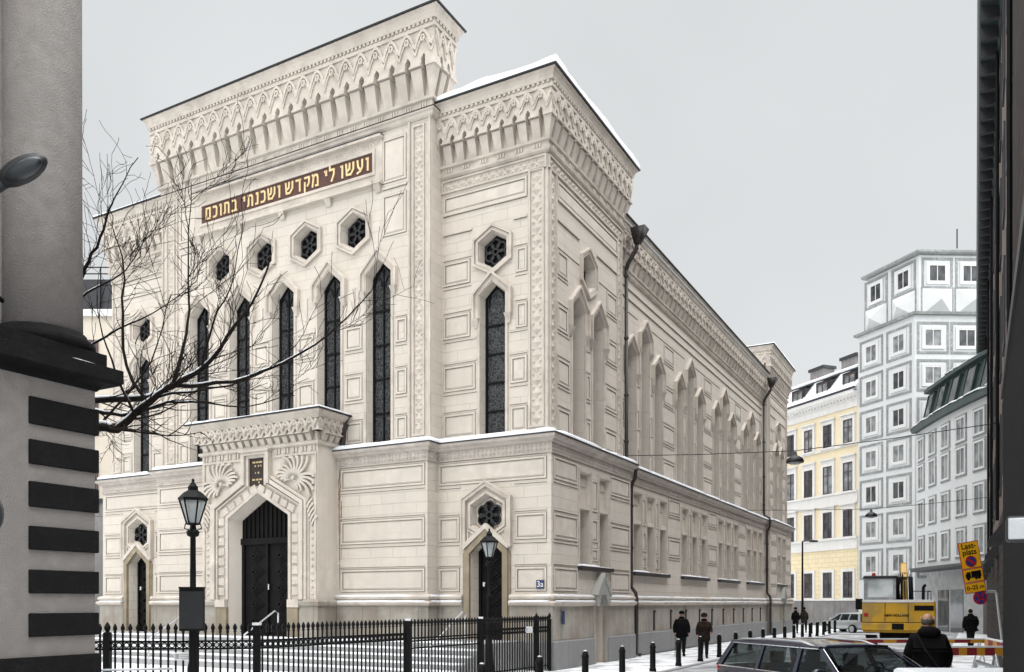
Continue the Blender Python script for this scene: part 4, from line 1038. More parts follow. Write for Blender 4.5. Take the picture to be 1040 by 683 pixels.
# bicycle rack by the fence
rk = empty('bicycle_rack', (-6.1, 12.6, 0), .1, 'low steel bicycle rack dusted with snow in front of the railings', 'bicycle rack')
m = M(); m.tube([(-1.0, 0, 1.08), (1.0, .1, 1.1)], .018, 6); m.tube([(-1.0, 0, 0), (-1.0, 0, 1.08)], .018, 6); m.tube([(1.0, .1, 0), (1.0, .1, 1.1)], .018, 6); m.build('rail', X['galv'], rk, True)
for k in range(6):
    m = M(); x = -.8 + k * .3; m.tube([(x, .05, 0), (x, .05, .8), (x + .04, .05, .98), (x + .12, .05, 1.02), (x + .2, .05, .98), (x + .24, .05, .8), (x + .24, .05, 0)], .012, 5); m.build('hoop', X['black'], rk, True)

# ------------------------------------------------------------------ lamps
def lantern_post(loc, label, H=4.4, box=False, s=1.0):
    r = empty('street_lantern', loc, .2, label, 'street lamp', 'cast iron lantern posts before the synagogue')
    zb = H - .86 * s
    m = M(); m.lathe([(.17, 0), (.17, .25), (.12, .32), (.10, .9), (.075, 1.0), (.07, 2.2), (.085, 2.22), (.085, 2.3), (.055, 2.34), (.05, zb - .22), (.10, zb - .20), (.12, zb - .12), (.06, zb - .08), (.05, zb)], (0, 0, 0), 12); m.build('post', X['black'], r, True)
    m = M(); n = 6
    def ring(rr, z, ph=0): return [(rr * s * math.cos(2 * PI * k / n + ph), rr * s * math.sin(2 * PI * k / n + ph), z) for k in range(n)]
    lo, hi = ring(.11, zb + .02), ring(.24, zb + .46 * s)
    for k in range(n): m.tube([lo[k], hi[k]], .016 * s, 5)
    m.tube(lo + [lo[0]], .018 * s, 5); m.tube(hi + [hi[0]], .022 * s, 5)
    for k in range(4):
        t = k * PI / 2; m.tube([(.05 * math.cos(t), .05 * math.sin(t), zb - .1), (.15 * s * math.cos(t), .15 * s * math.sin(t), zb - .06), (.13 * s * math.cos(t), .13 * s * math.sin(t), zb + .03)], .011, 5)
    lf = m.build('lantern_frame', X['black'], r)
    m = M(); lo2, hi2 = ring(.10, zb + .03), ring(.225, zb + .45 * s)
    for k in range(n): m.quad(lo2[k], lo2[(k + 1) % n], hi2[(k + 1) % n], hi2[k])
    m.build('lantern_glass', X['lamp_glass'], lf)
    m = M(); m.lathe([(.26 * s, .46 * s), (.27 * s, .49 * s), (.16 * s, .60 * s), (.09 * s, .64 * s), (.09 * s, .70 * s), (.06 * s, .74 * s), (.02 * s, .80 * s), (.03 * s, .83 * s), (.005, .86 * s)], (0, 0, zb), 6); m.build('lantern_roof', X['black'], r)
    m = M(); m.lathe([(.03, 0), (.05, .1), (.045, .2), (.02, .26)], (0, 0, zb + .05), 8); m.build('lamp_bulb', X['white'], r)
    if box:
        m = M(); m.bx(-.20, .22, -.24, -.06, 1.58, 2.35); m.bx(-.21, .23, -.25, -.05, 2.35, 2.38); m.build('control_box', X['black'], r)
        m = M(); m.bx(-.19, .21, -.245, -.24, 1.62, 2.3); m.build('control_box_door', X['flash'], r)
    return r
def A(u, d): return ((u - 520) / 862 * d, d)
p = A(196, 15.6); lantern_post((p[0], p[1], 0), 'black lantern post with a dark control box in front of the portal', 4.38, True)
p = A(497, 24.3); lantern_post((p[0], p[1], 0), 'black lantern post in front of the corner door under the rosette', 4.22, False)
def hanging_lamp(x, y, z, x0, x1, za, zb_, label):
    r = empty('hanging_street_lamp', W(x, y, z), TH, label, 'street lamp', 'lamps hung on wires over the street')
    m = M(); m.lathe([(.30, -.06), (.31, -.02), (.27, .08), (.16, .16), (.07, .20), (.06, .32), (.02, .34)], (0, 0, -.36), 16); m.build('shade', X['flash'], r, True)
    m = M(); m.lathe([(.02, -.12), (.16, -.10), (.24, -.02), (.25, .0)], (0, 0, -.38), 14); m.build('lamp_bowl', X['lamp_glass'], r, True)
    m = M(); m.tube([(x0 - x, 0, za - z), ((x0 - x) * .5, 0, (za - z) * .4), (0, 0, 0), ((x1 - x) * .5, 0, (zb_ - z) * .4), (x1 - x, 0, zb_ - z)], .014, 5); m.tube([(0, 0, 0), (0, 0, -.1)], .02, 5); m.build('suspension_wire', X['black'], r)
hanging_lamp(5.9, 7.5, 7.45, -.5, 12.1, 7.8, 7.8, 'dark bowl lamp hanging on a wire, nearest over the street')
hanging_lamp(6.6, 25.5, 7.1, -.5, 12.1, 7.4, 7.4, 'small dark lamp hanging on the farther wire before the white tower')
p = A(815, 62)
r = empty('street_lamp', (p[0], p[1], 0), 0, 'slim dark lamp post with a short arm before the yellow building', 'street lamp')
m = M(); m.tube([(0, 0, 0), (0, 0, 6.55)], [.10, .06], 8); m.build('post', X['black'], r); m = M(); m.tube([(0, 0, 6.55), (.85, -.1, 6.62)], .04, 6); m.bx(.5, 1.05, -.22, .02, 6.50, 6.62); m.build('lamp_arm', X['black'], r)

# ------------------------------------------------------------------ bollards
bl = None
bl_rows = [(2.90, -9.1 + 2.54 * k) for k in range(20)]
for i, (x, y) in enumerate(bl_rows):
    lab = 'short black iron bollard with rounded cap at the snowy kerb beside the synagogue'
    if bl is None:
        bl = empty('bollard', W(x, y), 0, lab, 'bollard', 'bollards along the kerb')
        m = M(); m.lathe([(.105, 0), (.105, .08), (.088, .10), (.085, .70), (.095, .72), (.095, .76), (.082, .79), (.065, .85), (.03, .885), (.004, .89)], (0, 0, 0), 14); m.build('bollard_body', X['black'], bl, True)
        m = M(); m.blob((0, 0, .885), (.05, .05, .02), 8, 4); m.build('cap_snow', X['snow'], bl, True)
    else: dup(bl, W(x, y), 0, lab)
for u, d_ in ((824, 57), (830.5, 58.5), (838, 60)):
    p = A(u, d_); dup(bl, (p[0], p[1], -.1), 0, 'short black bollard in the distant row beside the silver hatchback')['group'] = 'distant bollards'

# ------------------------------------------------------------------ left gate building with round column
lb = empty('gate_building', W(2.39, -17.165), TH, 'grey roughcast building corner with black quoin blocks and a round column', 'building')
m = M(); m.bx(-5, 0, -9, 0, 1.5, 4.62); m.build('wall', X['render'], lb)
m = M(); m.bx(-5.1, .05, -9, .05, 0, 1.5); m.build('dark_plinth', X['blackstone'], lb)
for zt, zb_ in ((4.36, 4.06), (3.89, 3.62), (3.43, 3.15), (2.94, 2.68), (2.46, 2.2), (1.98, 1.72)):
    m = M(); m.bx(-.8, .035, -.80, .035, zb_, zt); m.build('quoin_block', X['blackstone'], lb, bevel=.012)
m = M(); m.plan([(-5, .0), (-5, -9), (0, -9), (0, 0)][2:] + [(-5, 0)], [(-.2, 4.58), (.02, 4.58), (.05, 4.63), (.19, 4.66), (.22, 4.69), (.22, 4.84), (.16, 4.86), (-.3, 4.90), (-.3, 4.58)]); lc = m.build('cornice', X['blackstone'], lb)
snow_ridge([(0, -9), (0, 0)], -.2, .20, 4.845, .05, 2.2, lc, 'snow_ledge', .25)
m = M(); m.bx(-1.0, .08, -3.6, .10, 4.86, 5.02); m.build('column_pedestal', X['blackstone'], lb)
m = M(); m.lathe([(.52, 5.02), (.56, 5.06), (.56, 5.12), (.49, 5.16), (.47, 5.22)], (-.44, -.36, 0), 32); m.build('column_base', X['blackstone'], lb, True)
m = M(); m.lathe([(.425, 5.2), (.415, 7), (.41, 12)], (-.44, -.36, 0), 48); m.build('column', X['render'], lb, True)
m = M(); m.bx(-5, -.55, -9, -.62, 4.9, 12); m.build('upper_wall', X['render'], lb)
m = M()
for k in range(4): m.bx(-.005, .012, -1.95, -1.72, 3.96 + k * .035, 3.98 + k * .035)
m.build('vent_grille', X['black'], lb)
fl = empty('floodlight', (-4.56, 7.9, 6.12), .25, 'dark angled floodlight head jutting in front of the round column', 'floodlight')
m = M(); m.blob((0, 0, 0), (.30, .13, .12), 18, 12); m.tube([(-.2, 0, 0), (-.45, .03, -.02), (-.7, .05, -.04)], [.08, .06, .05], 10); m.build('lamp_head', X['flash'], fl, True)
m = M(); m.blob((.035, -.055, -.035), (.235, .10, .085), 18, 12); m.build('lens', X['lens'], fl, True); fl.rotation_euler = (.0, -.42, -.1); fl.scale = (.88, .88, .88)
m = M(); m.tube([(-.7, 0, 0), (-1.3, .2, -.2), (-1.5, 1.4, -.25)], .03, 6); m.build('mounting_arm', X['black'], fl)
rs = empty('round_sign', (-4.42, 7.15, 2.84), -.35, 'edge of a round grey sign disc before the roughcast wall', 'road sign')
m = M(); m.lathe([(.18, -.01), (.185, 0), (.18, .01)], (0, 0, 0), 28, 'y'); m.build('sign_disc', X['flash'], rs)
m = M(); m.tube([(-.05, .03, -2.82), (-.05, .03, .15)], .025, 8); m.build('sign_pole', X['galv'], rs)

# ------------------------------------------------------------------ houses behind on the left
hb = empty('pale_house', (-31, 52, 0), .0, 'pale beige house with a railed black roof terrace behind the bare tree', 'building')
m = M(); m.bx(-9, 8.0, 0, 10, 0, 19.6); m.build('wall', X['beige'], hb)
m = M(); m.bx(-9.2, 8.2, -.2, 10, 19.6, 20.0); m.build('cornice', X['offwhite'], hb)
m = M(); m.bx(-9, 7.9, .3, 9.6, 20.0, 22.0); m.build('roof_storey', X['darkroof'], hb)
for k in range(4):
    for z in (4, 8.2, 12.4, 16.0):
        m = M(); x = -6.5 + k * 3.6; m.bx(x, x + 1.3, -.06, .06, z, z + 2.1); w_ = m.build('window', X['glass'], hb); m = M(); m.sweep(front(0), rect(x + .65, .66, z, z + 2.1), .12, .03, .1, True); m.build('frame', X['brownframe'], w_)
m = M()
for z in (22.3, 22.7): m.tube([(-9, .2, z), (8, .2, z)], .04, 5)
for k in range(9): m.tube([(-9 + k * 2.1, .2, 20), (-9 + k * 2.1, .2, 22.7)], .04, 5)
m.build('roof_railing', X['black'], hb)
hb2 = empty('dark_annex', (-19.6, 38.5, 0), .0, 'low dark grey walled annex between the gate building and the synagogue', 'building')
m = M(); m.bx(-5, 1.6, 0, 6, 0, 6.6); m.build('wall', X['greywall'], hb2); m = M(); m.bx(-5.1, 1.7, -.1, 6, 6.6, 6.8); m.build('coping', X['darkroof'], hb2)
m = M(); m.bx(-.9, .4, -.08, .02, .2, 2.6); m.build('door', X['black'], hb2)

# ------------------------------------------------------------------ yellow apartment building
def house_frame(p, q):
    p = Vector(p); q = Vector(q); t = (q - p).normalized(); return math.atan2(t.y, t.x), (q - p).length
# facade runs from its far left end to the shared corner with the white tower
D1 = Vector((30.6, 75.0)); dirL = Vector((-.348, .937)).normalized(); 
YL = D1 + dirL * 17.0
rz, YLEN = house_frame(YL, D1)
yb = empty('yellow_apartment_building', (YL.x, YL.y, -.1), rz, 'yellow rendered apartment building with white trim and snowy mansard roof', 'building')
yf = front(0)
m = M(); m.bx(0, YLEN, .0, 12, 0, 20.4); m.build('wall', X['yellowwall'], yb)
m = M(); m.box(yf, 0, YLEN - .003, 0.0, 2.35, -.1, .25); m.build('stone_base', X['greywall'], yb)
m = M(); m.box(yf, 0, YLEN - .02, 2.36, 7.0, -.1, .06); m.build('rusticated_ground_floor', X['yellowblock'], yb)
m = M()
for z0, z1, d_ in ((2.35, 2.5, .3), (7.0, 7.9, .14), (7.9, 8.1, .25), (11.2, 12.0, .1), (12.0, 12.18, .22), (11.05, 11.2, .18), (16.2, 16.45, .14), (19.6, 20.2, .10)): m.box(yf, 0, YLEN - .03, z0, z1, -.05, d_)
m.plan([(0, 0), (YLEN - .01, 0)], [(-.1, 20.2), (.15, 20.2), (.2, 20.4), (.45, 20.55), (.6, 20.75), (.62, 20.95), (-.1, 21.0)])
k = int(YLEN / .42)
for j in range(k): m.box(yf, YLEN * (j + .3) / k, YLEN * (j + .7) / k, 20.38, 20.56, 0, .40)
m.build('cornice_bands', X['offwhite'], yb)
ccol = [YLEN - 1.15 - 2.62 * k for k in range(6)]
def ywin(a, z0, z1, w, glass, hoodh):
    g = M(); g.box(yf, a - w, a + w, z0, z1, -.02, .075); o = g.build('window', glass, yb)
    m = M(); m.sweep(yf, rect(a, w - .04, z0 + .04, z1 - .04), .1, .06, .12, True); m.box(yf, a - .04, a + .04, z0, z1, .06, .12); m.box(yf, a - w, a + w, z0 + (z1 - z0) * .66, z0 + (z1 - z0) * .66 + .07, .06, .125); m.build('frame', X['brownframe'], o)
    m = M(); m.sweep(yf, [(a - w - .12, z0 - .05), (a - w - .12, z1 + .14), (a + w + .12, z1 + .14), (a + w + .12, z0 - .05)], .26, .0, .16); m.box(yf, a - w - .3, a + w + .3, z0 - .16, z0 - .02, 0, .24)
    if hoodh: m.box(yf, a - w - .24, a + w + .24, z1 + .27, z1 + .27 + hoodh, 0, .12); m.box(yf, a - w - .34, a + w + .34, z1 + .27 + hoodh, z1 + .40 + hoodh, 0, .28)
    m.build('surround', X['offwhite'], o)
rng = random.Random(3)
for a in ccol:
    for z0, z1, hh in ((2.52, 4.75, 0), (5.55, 6.75, 0))[:1] + ((8.15, 10.35, 0), (12.3, 14.75, .25), (16.55, 18.85, .2)): pass
    ywin(a, 2.62, 4.95, .62, X['glass'], 0)
    ywin(a, 8.12, 10.5, .62, X['glass'], .2)
    ywin(a, 12.2, 14.75, .62, X['curt'] if rng.random() < .6 else X['glass'], .3)
    ywin(a, 16.5, 18.6, .6, X['curt'] if rng.random() < .6 else X['glass'], .12)
# a fifth row sits between: shift rows to the photograph's five floors
m = M(); z = 21.0
m.add([(0, -.55, z), (YLEN, -.55, z), (YLEN, 1.8, z + 3.0), (0, 1.8, z + 3.0), (YLEN, 7, z + 4.6), (0, 7, z + 4.6), (0, 12, z), (YLEN, 12, z)], [(0, 1, 2, 3), (3, 2, 4, 5), (5, 4, 7, 6), (0, 3, 5, 6), (1, 7, 4, 2)]); m.build('roof', X['snow'], yb)
for a in [YLEN - 1.3 - 3.5 * k for k in range(5)]:
    m = M(); m.bx(a - .95, a + .95, .25, 2.4, z + .35, z + 1.95); dm = m.build('dormer', X['darkroof'], yb)
    m = M(); m.bx(a - .72, a + .72, .19, .27, z + .55, z + 1.7); m.build('dormer_window', X['curt'], dm)
    m = M(); m.sweep(front(.25), rect(a, .7, z + .57, z + 1.68), .1, .05, .12, True); m.box(front(.25), a - .04, a + .04, z + .6, z + 1.65, .05, .11); m.build('dormer_frame', X['brownframe'], dm)
    m = M(); m.hexa([(a - 1.1, .1, z + 1.95), (a + 1.1, .1, z + 1.95), (a + 1.1, 2.3, z + 2.7), (a - 1.1, 2.3, z + 2.7), (a - 1.1, .1, z + 2.08), (a + 1.1, .1, z + 2.08), (a + 1.1, 2.3, z + 2.95), (a - 1.1, 2.3, z + 2.95)]); m.build('dormer_roof', X['darkroof'], dm)
    m = M(); m.hexa([(a - 1.05, .14, z + 2.1), (a + 1.05, .14, z + 2.1), (a + 1.0, 2.3, z + 2.96), (a - 1.0, 2.3, z + 2.96), (a - 1.05, .14, z + 2.26), (a + 1.05, .14, z + 2.26), (a + 1.0, 2.3, z + 3.1), (a - 1.0, 2.3, z + 3.1)]); m.build('dormer_snow', X['snow'], dm)
m = M(); m.box(yf, 0, YLEN, z - .05, z + .3, .2, .5); m.build('eaves_edge', X['darkroof'], yb)
for a in (YLEN - 2.6, YLEN - 7.4, YLEN - 12):
    m = M(); m.bx(a - 1.0, a + 1.0, 5.6, 7.0, z + 3.4, z + 5.3); ch = m.build('chimney', X['greywall'], yb); m = M(); m.bx(a - 1.15, a + 1.15, 5.45, 7.15, z + 5.3, z + 5.6); m.build('chimney_cap', X['darkroof'], ch)

# ------------------------------------------------------------------ white tower block with grey square borders
D2 = D1 - dirL * 6.3
rz, TL = house_frame(D1, D2)
tb = empty('white_tower_block', (D1.x, D1.y, -.1), rz, 'white tower block with grey square window borders and an octagonal top', 'building')
f1 = front(0)
# second face turns to lie square to the street's end
cphi = -rz + rad(2.0); f2 = Fr((TL, 0, 0), (math.cos(cphi), math.sin(cphi), 0), (math.sin(cphi), -math.cos(cphi), 0)); L2 = 13.0
ZT = 25.7
def face2(a): q = f2.p(a, 0, 0); return (q[0], q[1])
e2 = face2(L2)
base = [(0, 0), (TL, 0), e2, (e2[0], e2[1] + 14), (0, 14)]
m = M(); n = 5; m.add([(x, y, 0) for x, y in base] + [(x, y, ZT) for x, y in base], [tuple(range(5, 10))] + [(i, (i + 1) % 5, 5 + (i + 1) % 5, 5 + i) for i in range(5)]); m.build('wall', X['whitewall'], tb)
m = M(); m.plan([(0, 14), (0, 0), (TL, 0), e2], [(-.1, ZT - .1), (.25, ZT - .1), (.3, ZT + .12), (-.3, ZT + .16), (-.3, ZT - .1)]); m.build('tier_ledge', X['greystripe'], tb)
def inset(k): 
    q = f2.p(0, 0, 0); return None
k = .55
f1u = Fr((0, k - .05, 0), (1, 0, 0), (0, -1, 0)); 
f2u = Fr((TL - .06, k * .94, 0), f2.A, f2.N)
top = [(k, k), (TL - .06, k * .94), f2u.p(L2, 0)[:2], (f2u.p(L2, 0)[0], f2u.p(L2, 0)[1] + 12), (k, 13)]
m = M(); m.add([(x, y, ZT - .05) for x, y in top] + [(x, y, 30.75) for x, y in top], [tuple(range(5, 10))] + [(i, (i + 1) % 5, 5 + (i + 1) % 5, 5 + i) for i in range(5)]); m.build('top_storeys', X['whitewall'], tb)
m = M(); m.plan([top[4], top[0], top[1], top[2]], [(-.1, 30.55), (.3, 30.6), (.4, 30.72), (.4, 30.88), (-.3, 30.95), (-.3, 30.55)]); m.build('roof_edge', X['greystripe'], tb)
def sqwin(fr, a, z, half, hh, bord, glass):
    g = M(); g.box(fr, a - half, a + half, z - hh, z + hh, -.05, .02); o = g.build('window', glass, tb)
    m = M(); m.sweep(fr, rect(a, half, z - hh, z + hh), .12, -.02, .07, True); m.box(fr, a - .03, a + .03, z - hh, z + hh, 0, .06); m.build('frame', X['offwhite'], o)
    m = M(); m.sweep(fr, rect(a, bord, z - bord * .97, z + bord * .97), .20, -.02, .045, True); m.build('grey_border', X['greystripe'], o)
    m = M(); m.sweep(fr, rect(a, half + .14, z - hh - .14, z + hh + .14), .16, -.02, .08, True); m.build('white_surround', X['whitewall'], o)
rows = [4.3, 7.3, 10.35, 13.4, 16.4, 19.5, 22.55]
for z in rows:
    z += 1.2
    if z > 24.5: continue
    for a in (1.55, 4.62): sqwin(f1, a, z, .62, .72, 1.25, X['glass'] if rng.random() < .35 else X['curt'])
    for a in (1.5, 4.3, 7.1, 9.9): sqwin(f2, a, z, .70, .70, 1.24, X['curt'] if rng.random() < .7 else X['glass'])
for a in (1.55, 4.62): sqwin(f1u, a, 29.1, .62, .72, 1.2, X['glass'])
for a in (1.5, 4.3, 7.1, 9.9): sqwin(f2u, a, 29.1, .70, .68, 1.2, X['glass'])
for fr, cs, w_ in ((f1u, (1.55, 4.62), 1.22), (f2u, (1.5, 4.3, 7.1, 9.9), 1.24)):
    for a in cs:
        m = M(); m.pyramid(fr, a, 26.8, w_, 1.05, .02, .75, False); pp = m.build('pyramid_panel', X['whitewall'], tb); m = M(); m.sweep(fr, rect(a, w_ + .06, 25.7, 27.9), .12, -.02, .03, True); m.build('grey_border', X['greystripe'], pp)
m = M(); m.tube([(TL + .5, 4, 31.4), (TL + .5, 4, 33)], .05, 5); m.build('roof_mast', X['black'], tb)

# ------------------------------------------------------------------ white curved office building with dark green roof storey
Q0 = Vector((31.45, 66.0)); Q1 = Vector((30.1, 51.0))
cb = empty('white_office_building', (Q0.x, Q0.y, -.1), 0, 'white office building with close set windows and a dark green roof storey', 'building')
arc = []
for k in range(7):
    t = k / 6; q = Q0 + (Q1 - Q0) * t + Vector((-.38, 0)) * math.sin(PI * t); arc.append((q.x - Q0.x, q.y - Q0.y))
pl = arc + [(16, arc[-1][1]), (16, 0)]
m = M(); n = len(pl); m.add([(x, y, 4.6) for x, y in pl] + [(x, y, 15.4) for x, y in pl], [tuple(range(n, 2 * n)), tuple(range(n - 1, -1, -1))] + [(i, (i + 1) % n, n + (i + 1) % n, n + i) for i in range(n)]); m.build('wall', X['whitewall'], cb)
m = M(); g_ = [(x + .8, y) for x, y in arc] + [(15.9, arc[-1][1] + .1), (15.9, 0)]; m.add([(x, y, 0) for x, y in g_] + [(x, y, 4.6) for x, y in g_], [(i, (i + 1) % n, n + (i + 1) % n, n + i) for i in range(n)]); m.build('marble_ground_floor', X['marble'], cb)
m = M(); m.plan(arc, [(-.5, 4.5), (.5, 4.55), (.6, 4.65), (.6, 4.8), (-.2, 4.85)]); cno = m.build('canopy', X['darkroof'], cb)
m = M(); m.plan(arc, [(-.3, 15.3), (.35, 15.3), (.45, 15.5), (.45, 15.7), (-.3, 15.9)]); m.build('eaves', X['greenmetal'], cb)
m = M(); m.plan(arc, [(-1.0, 15.7), (-.35, 15.75), (-.95, 18.3), (-.55, 18.35), (-.55, 18.6), (-1.5, 18.8)]); m.build('roof_storey', X['greenmetal'], cb)
m = M(); r_ = [(x + 1.3, y) for x, y in arc] + [(15, arc[-1][1] + .3), (15, -.3)]; m.add([(x, y, 15.5) for x, y in r_] + [(x, y, 18.75) for x, y in r_], [tuple(range(n, 2 * n))] + [(i, (i + 1) % n, n + (i + 1) % n, n + i) for i in range(n)]); m.build('roof_block', X['greenmetal'], cb)
snow_ridge(arc, -.3, .35, 15.86, .16, 8, cb, 'eaves_snow', -.2); snow_ridge(arc, -1.4, -.6, 18.72, .12, 6, cb, 'roof_snow', 0)
for i in range(6):
    p, q = Vector(arc[i]), Vector(arc[i + 1]); t = (q - p).normalized(); N = Vector((t.y, -t.x)); fr = Fr((p.x, p.y, 0), (t.x, t.y, 0), (N.x, N.y, 0)); Ln = (q - p).length; a = Ln / 2
    for z in (5.35, 8.1, 10.85, 13.1):
        h = 1.75 if z < 13 else 1.55
        g_ = M(); g_.box(fr, a - .62, a + .62, z, z + h, -.05, .03); o = g_.build('window', X['curt'], cb)
        m = M(); m.sweep(fr, rect(a, .64, z, z + h), .13, -.02, .10, True); m.box(fr, a - .025, a + .025, z, z + h, 0, .07); m.build('frame', X['whitewall'], o)
        m = M(); m.sweep(fr, rect(a, .76, z - .12, z + h + .12), .12, -.02, .06, True); m.build('grey_border', X['greystripe'], o)
    g_ = M(); g_.hexa([fr.p(a - .6, 16.15, -.42), fr.p(a + .6, 16.15, -.42), fr.p(a + .6, 16.15, -.30), fr.p(a - .6, 16.15, -.30), fr.p(a - .6, 18.0, -.85), fr.p(a + .6, 18.0, -.85), fr.p(a + .6, 18.0, -.72), fr.p(a - .6, 18.0, -.72)]); o = g_.build('roof_window', X['glass'], cb)
    m = M()
    for s in (-1, 1): m.hexa([fr.p(a + s * .66 - .04, 16.05, -.42), fr.p(a + s * .66 + .04, 16.05, -.42), fr.p(a + s * .66 + .04, 16.05, -.24), fr.p(a + s * .66 - .06, 16.05, -.24), fr.p(a + s * .66 - .06, 18.1, -.9), fr.p(a + s * .66 + .06, 18.1, -.9), fr.p(a + s * .66 + .06, 18.1, -.68), fr.p(a + s * .66 - .06, 18.1, -.68)])
    m.build('frame', X['greenmetal'], o)
    if i in (1, 2, 4, 5):
        m = M(); m.box(Fr((p.x + .8, p.y, 0), fr.A, fr.N), .2, Ln - .2, .1, 3.1 if i != 4 else 2.6, -.05, .04); m.build('shop_window', X['glass'] if i != 4 else X['brownframe'], cb)

# ------------------------------------------------------------------ dark building on the right
rb = empty('dark_street_building', W(12.2, -11.5), TH, 'dark brick building along the right side of the street with deep eaves', 'building')
m = M(); m.bx(0, 9, 0, 59.5, 0, 20.0); m.build('wall', X['pinkwall'], rb)
m = M(); m.bx(-.06, 9, -.2, 59.6, 0, 4.6); m.build('dark_ground_floor', X['darkstone'], rb)
m = M(); m.plan([(9, 59.5), (0, 59.5), (0, 0)], [(-.3, 19.5), (.05, 19.5), (.1, 19.9), (.6, 20.05), (.66, 20.3), (.60, 20.6), (-.3, 20.9), (-.3, 19.5)]); m.build('eaves', X['greenmetal'], rb)
for k in range(60): m = M(); m.box(Fr((0, 0, 0), (0, -1, 0), (-1, 0, 0)), -59.2 + k, -59.05 + k, 19.55, 20.04, 0, .56); m.build('eaves_bracket', X['darkroof'], rb)
ff = Fr((0, 0, 0), (0, -1, 0), (-1, 0, 0))
for k in range(16):
    for z in (5.6, 9.2, 12.8, 16.3):
        a = -4.5 - k * 3.5
        m = M(); m.box(ff, a - .6, a + .6, z, z + 2.1, -.1, .012); o = m.build('window', X['glass'], rb)
        m = M(); m.sweep(ff, rect(a, .68, z - .06, z + 2.16), .14, -.02, .05, True); m.build('frame', X['darkroof'], o)
for k in range(5):
    a = -8 - k * 11; m = M(); m.tube([(-.1, -a, 4.7), (-.1, -a, 19.6)], .06, 6); m.build('downpipe', X['black'], rb)
for k in range(6):
    a = 12 + k * 8; m = M(); m.hexa([(-.45, a - 1.1, 3.5), (-.05, a - 1.1, 3.6), (-.05, a + 1.1, 3.6), (-.45, a + 1.1, 3.5), (-.44, a - 1.1, 3.6), (-.05, a - 1.1, 4.1), (-.05, a + 1.1, 4.1), (-.44, a + 1.1, 3.6)]); m.build('awning', X['flash'], rb)
gp = empty('dark_gate_pier', W(11.76, -11.6), TH, 'near black stone block pier with a snowy ledge at the right edge', 'building')
m = M(); m.bx(.12, 5, -6, -.1, 4.75, 14); m.build('upper_pier', X['darkstone'], gp)
m = M(); m.bx(.02, 5, -6, -.02, 0, 4.6); m.build('lower_pier', X['blackstone'], gp)
m = M(); m.bx(.0, 5, -6.15, .1, 4.6, 4.75); lg = m.build('ledge', X['flash'], gp); m = M(); m.bx(.01, 5, -6.14, -.0, 4.751, 4.81); m.build('ledge_snow', X['snow'], lg, bevel=.015)
wb = empty('wall_lamp_box', W(11.69, -18.0, 2.515), TH, 'white rectangular box lamp jutting from the dark pier at the right edge', 'wall lamp')
m = M(); m.bx(-.055, .40, -.06, .06, -.075, .07); m.build('housing', X['flash'], wb, bevel=.02); m = M(); m.bx(-.045, .055, -.072, -.058, -.062, .057); m.build('white_face', X['boxface'], wb, bevel=.008)

# ------------------------------------------------------------------ road signs
sx, sy = A(985.5, 22.0)
sg = empty('loading_zone_sign', (sx, sy, 0), 0, 'tilted yellow loading zone sign stack with a round no stopping sign below', 'road sign')
px = 22.0 / 862
def PXZ(u, v): return ((u - 985.5) * px, 2.1 + (612 - v) * px)
sg_t = rad(9.8)   # plates lean over to the left at the top
ca, cz = PXZ(990.5, 602)
def plate(name, z0, z1, w, mt):
    sfr = Fr((ca, -.03, cz), (math.cos(sg_t), 0, -math.sin(sg_t) * -1), (0, -1, 0))
    return sfr
sA = Vector((math.cos(sg_t), 0, math.sin(sg_t))); sZ = Vector((-math.sin(sg_t), 0, math.cos(sg_t)))
def SP(a, z, d): q = Vector((ca, -.03 - d, cz)) + sA * a + sZ * z; return tuple(q)
def sbox(m, a0, a1, z0, z1, d0, d1): m.hexa([SP(a0, z0, d0), SP(a1, z0, d0), SP(a1, z0, d1), SP(a0, z0, d1), SP(a0, z1, d0), SP(a1, z1, d0), SP(a1, z1, d1), SP(a0, z1, d1)])
def smtx(a, z, d): q = SP(a, z, d); return Matrix(((sA.x, sZ.x, 0, q[0]), (0, 0, -1, q[1]), (sA.z, sZ.z, 0, q[2]), (0, 0, 0, 1)))
hw = .265
